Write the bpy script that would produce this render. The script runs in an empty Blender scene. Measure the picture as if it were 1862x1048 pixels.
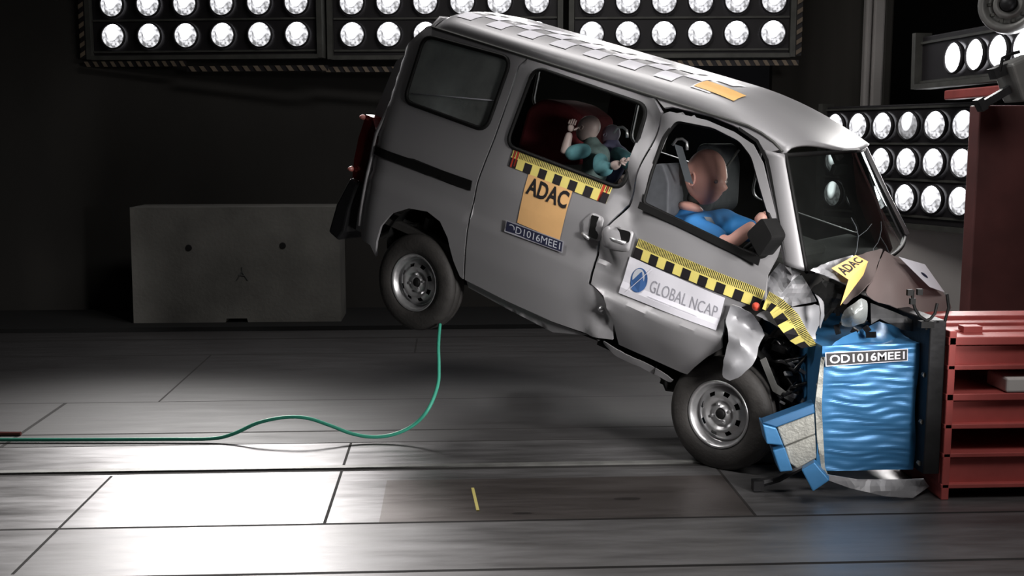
import bpy, bmesh, math, random
from mathutils import Vector, Matrix, geometry
from mathutils import noise as mnoise
random.seed(4)
sc = bpy.context.scene
COL = sc.collection
R = math.radians
# ------------------------------------------------------------------ camera, world, exposure, lights
FPX = 2045.0
PITCH = math.atan((524 - 255) / FPX)
YAW = math.atan((931 - 820) / FPX * math.cos(PITCH))
CAMPOS = Vector((0, 0, 1.68))
FW = Vector((math.sin(YAW) * math.cos(PITCH), math.cos(YAW) * math.cos(PITCH), -math.sin(PITCH)))
RT = Vector((math.cos(YAW), -math.sin(YAW), 0))
UP = RT.cross(FW)
cam_d = bpy.data.cameras.new('camera')
cam_d.sensor_width = 36
cam_d.lens = FPX / 1862 * 36
cam_d.clip_start = 0.1
cam = bpy.data.objects.new('camera', cam_d)
COL.objects.link(cam)
cam.matrix_world = Matrix(((RT.x, UP.x, -FW.x, 0), (RT.y, UP.y, -FW.y, 0), (RT.z, UP.z, -FW.z, 1.68), (0, 0, 0, 1)))
sc.camera = cam
sc.view_settings.view_transform = 'Standard'
sc.view_settings.look = 'None'
sc.view_settings.gamma = 1
sc.view_settings.exposure = 0.0
wd = bpy.data.worlds.new('hall')
sc.world = wd
wd.use_nodes = True
wd.node_tree.nodes['Background'].inputs[0].default_value = (0.5, 0.5, 0.55, 1)
wd.node_tree.nodes['Background'].inputs[1].default_value = 0.006


def spot(loc, target, power, size, angle=70, col=(1, 0.97, 0.95), blend=0.6):
    d = bpy.data.lights.new('spot', 'SPOT')
    d.energy = power
    d.shadow_soft_size = size
    d.spot_size = R(angle)
    d.spot_blend = blend
    d.color = col
    o = bpy.data.objects.new('spot', d)
    COL.objects.link(o)
    o.location = loc
    o.rotation_euler = (Vector(target) - Vector(loc)).to_track_quat('-Z', 'Y').to_euler()
    return o


def area(loc, target, power, sx, sy, col=(1, 0.97, 0.95)):
    d = bpy.data.lights.new('area', 'AREA')
    d.shape = 'RECTANGLE'
    d.size = sx
    d.size_y = sy
    d.energy = power
    d.color = col
    o = bpy.data.objects.new('area', d)
    COL.objects.link(o)
    o.location = loc
    o.rotation_euler = (Vector(target) - Vector(loc)).to_track_quat('-Z', 'Y').to_euler()
    return o


# unseen overhead and front lights; the spots are added to brighten the van
area((0.9, 7.4, 4.7), (0.9, 6.9, 0.5), 95, 2.6, .8)
spot((-1.1, 5.6, 3.9), (1.25, 5.8, .75), 250, .3, 28, blend=.7)  # added spot that raises a highlight on the door crease
spot((1.7, 4.1, 4.5), (1.2, 5.9, .9), 230, .3, 32, blend=.8)  # added spot that brightens the ledges of the door
area((2.7, 3.5, 2.9), (1.5, 5.6, 0.9), 34, 1.0, .8)
spot((2.7, 2.7, 1.5), (1.0, 5.9, .75), 720, .35, 40, blend=.8)
area((0.6, 0.8, 4.6), (1.2, 6.0, 0.8), 7, 2.0, 1.2)

# ------------------------------------------------------------------ pixel helpers -> real positions
def ray(px, py):
    return FW + RT * ((px - 931) / FPX) - UP * ((py - 524) / FPX)


def P(px, py, z):
    return CAMPOS + ray(px, py) * z


def on_floor(px, py, h=0.0):
    r = ray(px, py)
    return CAMPOS + r * ((h - CAMPOS.z) / r.z)


def on_wall(px, py, Y):
    r = ray(px, py)
    return CAMPOS + r * (Y / r.y)


# van pose: nose down 16.5 degrees, yawed 38 degrees
def pose(yaw, pitch):
    cy, sy = math.cos(R(yaw)), math.sin(R(yaw))
    f = Vector((math.cos(R(pitch)) * cy, -math.cos(R(pitch)) * sy, -math.sin(R(pitch))))
    l = Vector((sy, cy, 0))
    u = f.cross(l)
    return Matrix(((f.x, l.x, u.x), (f.y, l.y, u.y), (f.z, l.z, u.z)))


VM = pose(38, 16.5)
VO = Vector((0.1838, 7.3894, 0.64))
VMW = Matrix.Translation(VO) @ VM.to_4x4()
VMI = VM.transposed()


def interp(z, xs, ys):
    if z <= xs[0]:
        return ys[0]
    for i in range(1, len(xs)):
        if z <= xs[i]:
            t = (z - xs[i - 1]) / (xs[i] - xs[i - 1])
            return ys[i - 1] + (ys[i] - ys[i - 1]) * t
    return ys[-1]


def wside(x, z):
    w = interp(z, [.2, .30, .5, .70, .72, .95, 1.05, 1.6, 1.67, 1.72], [.68, .71, .732, .738, .730, .733, .72, .632, .606, .58])
    if x < -.40:
        w -= 1.6 * min(.2, -.40 - x) ** 2
    if x < -.55:
        w -= 0.06 * min(1, (-.55 - x) / .03)
    return w


def LB(px, py, y=None):
    """van-local point seen at a pixel on the side skin (y None) or on the plane y"""
    r = VMI @ ray(px, py)
    c = VMI @ (CAMPOS - VO)
    w = .735
    p = None
    for i in range(25):
        t = ((-w if y is None else y) - c.y) / r.y
        p = c + r * t
        if y is None:
            w = .5 * w + .5 * wside(p.x, p.z)
    return p


def side_depth(px, py):
    p = LB(px, py)
    w = VO + VM @ p
    return (w - CAMPOS).dot(FW)


def to_local(p):
    return VMI @ (p - VO)


# ------------------------------------------------------------------ mesh helpers
def link(name, me, parent=None, smooth=False):
    o = bpy.data.objects.new(name, me)
    COL.objects.link(o)
    if parent:
        o.parent = parent
    if smooth:
        for p in me.polygons:
            p.use_smooth = True
    return o


def mk(name, verts, faces, mats, parent=None, smooth=False, mi=None):
    me = bpy.data.meshes.new(name)
    me.from_pydata([tuple(v) for v in verts], [], faces)
    if not isinstance(mats, (list, tuple)):
        mats = [mats]
    for m in mats:
        me.materials.append(m)
    if mi:
        for p, i in zip(me.polygons, mi):
            p.material_index = i
    me.update()
    return link(name, me, parent, smooth)


def tag(o, label=None, cat=None, group=None, kind=None):
    if label:
        o['label'] = label
    if cat:
        o['category'] = cat
    if group:
        o['group'] = group
    if kind:
        o['kind'] = kind
    return o


def empty(name, loc=(0, 0, 0), mat=None):
    o = bpy.data.objects.new(name, None)
    COL.objects.link(o)
    o.empty_display_size = .1
    if mat:
        o.matrix_world = mat
    else:
        o.location = loc
    return o


class MB:
    def __init__(self):
        self.v = []
        self.f = []
        self.m = []

    def add(self, vs, fs, m=0):
        n = len(self.v)
        self.v += [Vector(v) for v in vs]
        self.f += [tuple(i + n for i in f) for f in fs]
        self.m += [m] * len(fs)

    def box(self, c, s, rot=None, m=0):
        c = Vector(c)
        vs = []
        for dx in (-.5, .5):
            for dy in (-.5, .5):
                for dz in (-.5, .5):
                    v = Vector((dx * s[0], dy * s[1], dz * s[2]))
                    if rot:
                        v = rot @ v
                    vs.append(c + v)
        self.add(vs, [(0, 1, 3, 2), (4, 6, 7, 5), (0, 4, 5, 1), (2, 3, 7, 6), (0, 2, 6, 4), (1, 5, 7, 3)], m)

    def tube(self, pts, r, n=8, m=0, cap=True):
        pts = [Vector(p) for p in pts]
        rs = r if isinstance(r, (list, tuple)) else [r] * len(pts)
        base = len(self.v)
        prev = None
        for i, p in enumerate(pts):
            d = (pts[min(i + 1, len(pts) - 1)] - pts[max(i - 1, 0)]).normalized()
            if prev is None:
                a = d.orthogonal().normalized()
            else:
                a = (prev - d * prev.dot(d)).normalized()
            prev = a
            b = d.cross(a)
            for k in range(n):
                t = 2 * math.pi * k / n
                self.v.append(p + (a * math.cos(t) + b * math.sin(t)) * rs[i])
        for i in range(len(pts) - 1):
            for k in range(n):
                k2 = (k + 1) % n
                self.f.append((base + i * n + k, base + i * n + k2, base + (i + 1) * n + k2, base + (i + 1) * n + k))
                self.m.append(m)
        if cap:
            self.f.append(tuple(base + k for k in range(n))[::-1])
            self.m.append(m)
            e = base + (len(pts) - 1) * n
            self.f.append(tuple(e + k for k in range(n)))
            self.m.append(m)

    def lathe(self, prof, n=48, axis='Y', center=(0, 0, 0), skip=None, m=0, mats=None):
        """prof: list of (r, h) along the axis"""
        base = len(self.v)
        c = Vector(center)
        for (r, h) in prof:
            for k in range(n):
                t = 2 * math.pi * k / n
                x, y = r * math.cos(t), r * math.sin(t)
                if axis == 'Y':
                    self.v.append(c + Vector((x, h, y)))
                elif axis == 'Z':
                    self.v.append(c + Vector((x, y, h)))
                else:
                    self.v.append(c + Vector((h, x, y)))
        for i in range(len(prof) - 1):
            for k in range(n):
                if skip and skip(i, k):
                    continue
                k2 = (k + 1) % n
                self.f.append((base + i * n + k, base + i * n + k2, base + (i + 1) * n + k2, base + (i + 1) * n + k))
                self.m.append(mats[i] if mats else m)

    def build(self, name, mats, parent=None, smooth=False):
        return mk(name, self.v, self.f, mats, parent, smooth, self.m)


def bevel(o, w=.01, seg=2):
    b = o.modifiers.new('bevel', 'BEVEL')
    b.width = w
    b.segments = seg
    b.limit_method = 'ANGLE'
    return o


def solid(o, t=.01, off=-1):
    s = o.modifiers.new('solid', 'SOLIDIFY')
    s.thickness = t
    s.offset = off
    return o


def esplit(o):
    e = o.modifiers.new('split', 'EDGE_SPLIT')
    e.split_angle = R(40)
    return o


def inpoly(p, poly):
    c = False
    n = len(poly)
    j = n - 1
    for i in range(n):
        a, b = poly[i], poly[j]
        if (a[1] > p[1]) != (b[1] > p[1]) and p[0] < (b[0] - a[0]) * (p[1] - a[1]) / (b[1] - a[1]) + a[0]:
            c = not c
        j = i
    return c


def rounded(poly, r, n=5):
    """round the corners of a polygon; r in its own units"""
    out = []
    k = len(poly)
    for i in range(k):
        p0, p1, p2 = Vector(poly[i - 1]), Vector(poly[i]), Vector(poly[(i + 1) % k])
        a, b = (p0 - p1), (p2 - p1)
        rr = min(r, a.length * .45, b.length * .45)
        s, e = p1 + a.normalized() * rr, p1 + b.normalized() * rr
        for j in range(n + 1):
            t = j / n
            out.append(tuple((1 - t) ** 2 * s + 2 * t * (1 - t) * p1 + t * t * e))
    return out


def dense(poly, step):
    out = []
    k = len(poly)
    for i in range(k):
        a, b = Vector(poly[i]), Vector(poly[(i + 1) % k])
        m = max(1, int((b - a).length / step))
        for j in range(m):
            out.append(tuple(a + (b - a) * (j / m)))
    return out


def cdt(outline, holes, step, inner=None):
    """triangulate a 2D polygon with holes and a regular interior grid"""
    loops = [dense(outline, step)] + [dense(h, step) for h in holes]
    vs, es = [], []
    for lp in loops:
        b = len(vs)
        vs += [Vector(p) for p in lp]
        es += [(b + i, b + (i + 1) % len(lp)) for i in range(len(lp))]
    xs = [p[0] for p in loops[0]]
    ys = [p[1] for p in loops[0]]
    nx = int((max(xs) - min(xs)) / step)
    ny = int((max(ys) - min(ys)) / step)
    allb = list(vs)
    for i in range(nx + 1):
        for j in range(ny + 1):
            p = Vector((min(xs) + (i + .5 + .25 * (j % 2)) * step, min(ys) + (j + .5) * step))
            if inpoly(p, loops[0]) and not any(inpoly(p, h) for h in loops[1:]):
                if all((p - q).length > step * .45 for q in allb):
                    vs.append(p)
    for p in (inner or []):
        vs.append(Vector(p))
    r = geometry.delaunay_2d_cdt(vs, es, [], 0, 1e-6)
    ov, of = r[0], r[2]
    fs = []
    for f in of:
        c = sum((ov[i] for i in f), Vector((0, 0))) / len(f)
        if inpoly(c, loops[0]) and not any(inpoly(c, h) for h in loops[1:]):
            fs.append(tuple(f))
    used = sorted({i for f in fs for i in f})
    mp = {u: k for k, u in enumerate(used)}
    return [ov[u] for u in used], [tuple(mp[i] for i in f) for f in fs]


def xz(poly):
    """pixel polygon -> van-local (x, z) on the side skin; ('l', x, z) passes through"""
    out = []
    for q in poly:
        if q[0] == 'l':
            out.append((q[1], q[2]))
        else:
            p = LB(q[0], q[1])
            out.append((p.x, p.z))
    return out


def side_panel(name, outline, holes, mat, parent, step=.04, off=0.0, dent=None, thick=.018, mirror=False, raw=False, hr=.07):
    o2 = outline if raw else xz(outline)
    h2 = [rounded(h if raw else xz(h), hr, 6) for h in holes]
    v2, fs = cdt(o2, h2, step)
    vs = []
    for v in v2:
        y = -wside(v.x, v.y) - off
        if dent:
            y += dent(v.x, v.y)
        vs.append(Vector((v.x, -y if mirror else y, v.y)))
    # outward is -y on the near side
    f2 = []
    for f in fs:
        n = (vs[f[1]] - vs[f[0]]).cross(vs[f[2]] - vs[f[0]])
        want = 1 if mirror else -1
        f2.append(f if n.y * want > 0 else f[::-1])
    o = mk(name, vs, f2, mat, parent, smooth=True)
    if thick:
        solid(o, thick)
        esplit(o)
    return o


def sheet(name, pts, mat, parent=None, holes=(), inner=(), step=12, noise_a=.01, noise_s=8.0, thick=.006, base='side', local=True, smooth=False, seed=0.0, power=2.5):
    """crumpled sheet metal: outline (px, py, d); d is metres nearer (-) or farther (+) than the base depth"""
    ctrl = [(Vector((p[0], p[1])), p[2]) for p in list(pts) + list(inner)]
    v2, fs = cdt([(p[0], p[1]) for p in pts], [list(h) for h in holes], step, [(p[0], p[1]) for p in inner])

    def dep(v):
        sw = sd = 0.0
        for c, d in ctrl:
            l = (v - c).length
            if l < .5:
                return d
            w = 1 / l ** power
            sw += w
            sd += w * d
        return sd / sw
    vs = []
    for v in v2:
        b = side_depth(v.x, v.y) if base == 'side' else base
        z = b + dep(v)
        p = P(v.x, v.y, z)
        n = mnoise.noise(p * noise_s + Vector((seed, seed, seed))) * noise_a
        p = P(v.x, v.y, z + n)
        vs.append(to_local(p) if local else p)
    f2 = []
    cl = to_local(CAMPOS) if local else CAMPOS
    for f in fs:
        n = (vs[f[1]] - vs[f[0]]).cross(vs[f[2]] - vs[f[0]])
        f2.append(f if n.dot(cl - vs[f[0]]) > 0 else f[::-1])
    o = mk(name, vs, f2, mat, parent, smooth=smooth)
    if smooth:
        sm = o.modifiers.new('soft', 'SMOOTH')
        sm.iterations = 10
    if thick:
        solid(o, thick)
        esplit(o)
    o_dep = dep
    return o, o_dep


def prism_px(name, poly, y0, y1, mat, parent=None, r=0, bev=.01):
    """solid extruded across the van between planes y0 and y1, outline given in pixels on y0"""
    if r:
        poly = rounded(poly, r, 4)
    a = [LB(p[0], p[1], y0) for p in poly]
    n = len(a)
    vs = a + [Vector((p.x, y1, p.z)) for p in a]
    fs = [tuple(range(n))[::-1], tuple(range(n, 2 * n))] + [(i, (i + 1) % n, (i + 1) % n + n, i + n) for i in range(n)]
    o = mk(name, vs, fs, mat, parent)
    bm = bmesh.new()
    bm.from_mesh(o.data)
    bmesh.ops.recalc_face_normals(bm, faces=bm.faces)
    bm.to_mesh(o.data)
    bm.free()
    if bev:
        bevel(o, bev, 3)
    return o


# ------------------------------------------------------------------ materials
def mat(name, col, rough=.5, metal=0.0, noise_amt=0.0, nscale=8.0, bump=0.0, bscale=40.0, spec=.5, stretch=None, coat=0.0, col2=None):
    m = bpy.data.materials.new(name)
    m.use_nodes = True
    nt = m.node_tree
    b = nt.nodes['Principled BSDF']
    b.inputs['Roughness'].default_value = rough
    b.inputs['Metallic'].default_value = metal
    b.inputs['Specular IOR Level'].default_value = spec
    b.inputs['Coat Weight'].default_value = coat
    b.inputs['Coat Roughness'].default_value = .08
    tc = nt.nodes.new('ShaderNodeTexCoord')
    mp = nt.nodes.new('ShaderNodeMapping')
    if stretch:
        mp.inputs['Scale'].default_value = stretch
    nt.links.new(tc.outputs['Object'], mp.inputs[0])
    nz = nt.nodes.new('ShaderNodeTexNoise')
    nz.inputs['Scale'].default_value = nscale
    nz.inputs['Detail'].default_value = 5
    nt.links.new(mp.outputs[0], nz.inputs['Vector'])
    mix = nt.nodes.new('ShaderNodeMix')
    mix.data_type = 'RGBA'
    c2 = col2 or tuple(c * (1 - noise_amt) for c in col)
    mix.inputs['A'].default_value = (*c2, 1)
    mix.inputs['B'].default_value = (*col, 1)
    rmp = nt.nodes.new('ShaderNodeMapRange')
    rmp.inputs['From Min'].default_value = .35
    rmp.inputs['From Max'].default_value = .65
    nt.links.new(nz.outputs['Fac'], rmp.inputs['Value'])
    nt.links.new(rmp.outputs[0], mix.inputs['Factor'])
    nt.links.new(mix.outputs['Result'], b.inputs['Base Color'])
    if bump:
        n2 = nt.nodes.new('ShaderNodeTexNoise')
        n2.inputs['Scale'].default_value = bscale
        nt.links.new(mp.outputs[0], n2.inputs['Vector'])
        bp = nt.nodes.new('ShaderNodeBump')
        bp.inputs['Strength'].default_value = bump
        bp.inputs['Distance'].default_value = .01
        nt.links.new(n2.outputs['Fac'], bp.inputs['Height'])
        nt.links.new(bp.outputs[0], b.inputs['Normal'])
    return m


def emis(name, col, s):
    m = bpy.data.materials.new(name)
    m.use_nodes = True
    nt = m.node_tree
    b = nt.nodes['Principled BSDF']
    b.inputs['Base Color'].default_value = (*col, 1)
    b.inputs['Emission Color'].default_value = (*col, 1)
    b.inputs['Emission Strength'].default_value = s
    return m


def glass_mat(name, tint, refl=.12, rough=.02, haze=0.0, ior=1.5):
    m = bpy.data.materials.new(name)
    m.use_nodes = True
    nt = m.node_tree
    nt.nodes.clear()
    out = nt.nodes.new('ShaderNodeOutputMaterial')
    tr = nt.nodes.new('ShaderNodeBsdfTransparent')
    tr.inputs[0].default_value = (*tint, 1)
    gl = nt.nodes.new('ShaderNodeBsdfGlossy')
    gl.inputs['Roughness'].default_value = rough
    gl.inputs['Color'].default_value = (.9, .95, .95, 1)
    fr = nt.nodes.new('ShaderNodeFresnel')
    fr.inputs['IOR'].default_value = ior
    ad = nt.nodes.new('ShaderNodeMath')
    ad.operation = 'ADD'
    ad.inputs[1].default_value = refl
    nt.links.new(fr.outputs[0], ad.inputs[0])
    mx = nt.nodes.new('ShaderNodeMixShader')
    nt.links.new(ad.outputs[0], mx.inputs[0])
    nt.links.new(tr.outputs[0], mx.inputs[1])
    nt.links.new(gl.outputs[0], mx.inputs[2])
    last = mx
    if haze:
        df = nt.nodes.new('ShaderNodeBsdfDiffuse')
        df.inputs[0].default_value = (.35, .37, .36, 1)
        nz = nt.nodes.new('ShaderNodeTexNoise')
        nz.inputs['Scale'].default_value = 4
        nz.inputs['Detail'].default_value = 8
        tc = nt.nodes.new('ShaderNodeTexCoord')
        nt.links.new(tc.outputs['Object'], nz.inputs['Vector'])
        ml = nt.nodes.new('ShaderNodeMath')
        ml.operation = 'MULTIPLY'
        ml.inputs[1].default_value = haze
        nt.links.new(nz.outputs['Fac'], ml.inputs[0])
        m2 = nt.nodes.new('ShaderNodeMixShader')
        nt.links.new(ml.outputs[0], m2.inputs[0])
        nt.links.new(mx.outputs[0], m2.inputs[1])
        nt.links.new(df.outputs[0], m2.inputs[2])
        last = m2
    nt.links.new(last.outputs[0], out.inputs[0])
    return m


def lamp_mat(name, core, edge):
    """lit reflector lamp: a bright core set off centre, fainter mottled lens around it"""
    m = bpy.data.materials.new(name)
    m.use_nodes = True
    nt = m.node_tree
    b = nt.nodes['Principled BSDF']
    b.inputs['Base Color'].default_value = (.5, .5, .52, 1)
    b.inputs['Roughness'].default_value = .2
    tc = nt.nodes.new('ShaderNodeTexCoord')
    sub = nt.nodes.new('ShaderNodeVectorMath')
    sub.operation = 'DISTANCE'
    sub.inputs[1].default_value = (0.0, 0.0, .038)
    mp = nt.nodes.new('ShaderNodeMapping')
    mp.inputs['Scale'].default_value = (1.25, 0, .75)
    nt.links.new(tc.outputs['Object'], mp.inputs[0])
    nt.links.new(mp.outputs[0], sub.inputs[0])
    nz = nt.nodes.new('ShaderNodeTexNoise')
    nz.inputs['Scale'].default_value = 26
    nz.inputs['Detail'].default_value = 2
    nt.links.new(tc.outputs['Object'], nz.inputs['Vector'])
    r1 = nt.nodes.new('ShaderNodeMapRange')
    r1.inputs['From Min'].default_value = .035
    r1.inputs['From Max'].default_value = .075
    r1.inputs['To Min'].default_value = core
    r1.inputs['To Max'].default_value = 0
    nt.links.new(sub.outputs['Value'], r1.inputs['Value'])
    r2 = nt.nodes.new('ShaderNodeMapRange')
    r2.inputs['From Min'].default_value = .4
    r2.inputs['From Max'].default_value = .62
    r2.inputs['To Min'].default_value = edge * .18
    r2.inputs['To Max'].default_value = edge
    nt.links.new(nz.outputs['Fac'], r2.inputs['Value'])
    ad = nt.nodes.new('ShaderNodeMath')
    ad.operation = 'ADD'
    nt.links.new(r1.outputs[0], ad.inputs[0])
    nt.links.new(r2.outputs[0], ad.inputs[1])
    b.inputs['Emission Color'].default_value = (.96, .96, 1, 1)
    nt.links.new(ad.outputs[0], b.inputs['Emission Strength'])
    return m


def floor_mat():
    m = bpy.data.materials.new('floor_steel_plates')
    m.use_nodes = True
    nt = m.node_tree
    N = nt.nodes
    L = nt.links
    b = N['Principled BSDF']
    geo = N.new('ShaderNodeNewGeometry')
    sep = N.new('ShaderNodeSeparateXYZ')
    L.new(geo.outputs['Position'], sep.inputs[0])

    def math_(op, a, b_=None, clamp=False):
        n = N.new('ShaderNodeMath')
        n.operation = op
        n.use_clamp = clamp
        for i, v in enumerate((a, b_)):
            if v is None:
                continue
            if isinstance(v, (int, float)):
                n.inputs[i].default_value = v
            else:
                L.new(v, n.inputs[i])
        return n.outputs[0]

    def line(coord, c, w):
        return math_('LESS_THAN', math_('ABSOLUTE', math_('SUBTRACT', coord, c)), w)

    X, Y = sep.outputs['X'], sep.outputs['Y']
    # seams across
    acc = None
    for c, w in ((9.55, .03), (8.84, .012), (7.23, .006), (6.43, .013), (6.17, .008), (5.71, .008), (5.64, .022), (4.82, .011), (4.25, .012)):
        l = line(Y, c, w)
        acc = l if acc is None else math_('MAXIMUM', acc, l)
    for xc, y0, y1 in ((-2.49, 6.17, 7.23), (-1.72, 4.3, 5.6), (-.57, 4.82, 6.17), (1.36, 4.82, 5.6), (2.4, 6.43, 7.23), (-.3, 8.84, 9.5), (-1.9, 7.23, 8.84), (1.6, 7.23, 8.84)):
        s = line(X, xc, .012 if xc == -2.49 else .007)
        s = math_('MULTIPLY', s, math_('GREATER_THAN', Y, y0))
        s = math_('MULTIPLY', s, math_('LESS_THAN', Y, y1))
        acc = math_('MAXIMUM', acc, s)
    # streaky stains
    mp = N.new('ShaderNodeMapping')
    mp.inputs['Scale'].default_value = (.8, 5, 1)
    L.new(geo.outputs['Position'], mp.inputs[0])
    nz = N.new('ShaderNodeTexNoise')
    nz.inputs['Scale'].default_value = 2.2
    nz.inputs['Detail'].default_value = 8
    nz.inputs['Roughness'].default_value = .62
    L.new(mp.outputs[0], nz.inputs['Vector'])
    nb = N.new('ShaderNodeTexNoise')
    nb.inputs['Scale'].default_value = 5
    nb.inputs['Detail'].default_value = 4
    L.new(geo.outputs['Position'], nb.inputs['Vector'])
    cr = N.new('ShaderNodeValToRGB')
    cr.color_ramp.elements[0].position = .3
    cr.color_ramp.elements[0].color = (.13, .125, .125, 1)
    cr.color_ramp.elements[1].position = .7
    cr.color_ramp.elements[1].color = (.27, .265, .27, 1)
    L.new(nz.outputs['Fac'], cr.inputs[0])
    # browner plate in front of the rail, partly shade put into its colour
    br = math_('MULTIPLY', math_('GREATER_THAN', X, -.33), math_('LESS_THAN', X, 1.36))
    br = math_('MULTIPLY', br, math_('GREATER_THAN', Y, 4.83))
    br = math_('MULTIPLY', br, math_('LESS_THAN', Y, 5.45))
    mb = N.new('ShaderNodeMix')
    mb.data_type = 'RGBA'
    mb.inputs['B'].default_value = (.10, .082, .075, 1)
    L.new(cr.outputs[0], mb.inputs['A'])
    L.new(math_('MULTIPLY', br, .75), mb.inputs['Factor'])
    # dark spots
    vo = N.new('ShaderNodeTexVoronoi')
    vo.inputs['Scale'].default_value = 1.9
    mp2 = N.new('ShaderNodeMapping')
    mp2.inputs['Scale'].default_value = (.55, 1.6, 1)
    L.new(geo.outputs['Position'], mp2.inputs[0])
    L.new(mp2.outputs[0], vo.inputs['Vector'])
    sp = math_('LESS_THAN', math_('ADD', vo.outputs['Distance'], math_('MULTIPLY', nb.outputs['Fac'], .12)), .115)
    sp = math_('MULTIPLY', sp, math_('LESS_THAN', Y, 6.2))
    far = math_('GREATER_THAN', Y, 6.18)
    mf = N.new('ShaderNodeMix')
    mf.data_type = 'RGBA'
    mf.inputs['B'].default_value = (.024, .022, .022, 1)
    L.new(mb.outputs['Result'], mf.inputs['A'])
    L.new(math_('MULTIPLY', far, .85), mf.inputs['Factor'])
    nf = N.new('ShaderNodeMix')
    nf.data_type = 'RGBA'
    nf.inputs['B'].default_value = (.07, .068, .068, 1)
    L.new(mf.outputs['Result'], nf.inputs['A'])
    L.new(math_('MULTIPLY', math_('LESS_THAN', Y, 4.82), .35), nf.inputs['Factor'])
    ms = N.new('ShaderNodeMix')
    ms.data_type = 'RGBA'
    ms.inputs['B'].default_value = (.02, .018, .017, 1)
    L.new(nf.outputs['Result'], ms.inputs['A'])
    L.new(math_('MULTIPLY', math_('MAXIMUM', acc, math_('MULTIPLY', sp, .7)), .9), ms.inputs['Factor'])
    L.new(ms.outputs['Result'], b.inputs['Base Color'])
    rg = N.new('ShaderNodeMapRange')
    rg.inputs['From Min'].default_value = .3
    rg.inputs['From Max'].default_value = .7
    rg.inputs['To Min'].default_value = .33
    rg.inputs['To Max'].default_value = .46
    L.new(nz.outputs['Fac'], rg.inputs['Value'])
    L.new(math_('MAXIMUM', math_('ADD', math_('ADD', rg.outputs[0], math_('MULTIPLY', math_('LESS_THAN', Y, 4.82), .06)), math_('MULTIPLY', far, .2)), math_('MULTIPLY', acc, .9)), b.inputs['Roughness'])
    L.new(math_('SUBTRACT', math_('SUBTRACT', .7, math_('MULTIPLY', math_('LESS_THAN', Y, 4.82), .15)), math_('MULTIPLY', far, .65)), b.inputs['Metallic'])
    bp = N.new('ShaderNodeBump')
    bp.inputs['Strength'].default_value = .25
    bp.inputs['Distance'].default_value = .008
    L.new(math_('SUBTRACT', nz.outputs['Fac'], math_('MULTIPLY', acc, 1.0)), bp.inputs['Height'])
    L.new(bp.outputs[0], b.inputs['Normal'])
    return m


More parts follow.
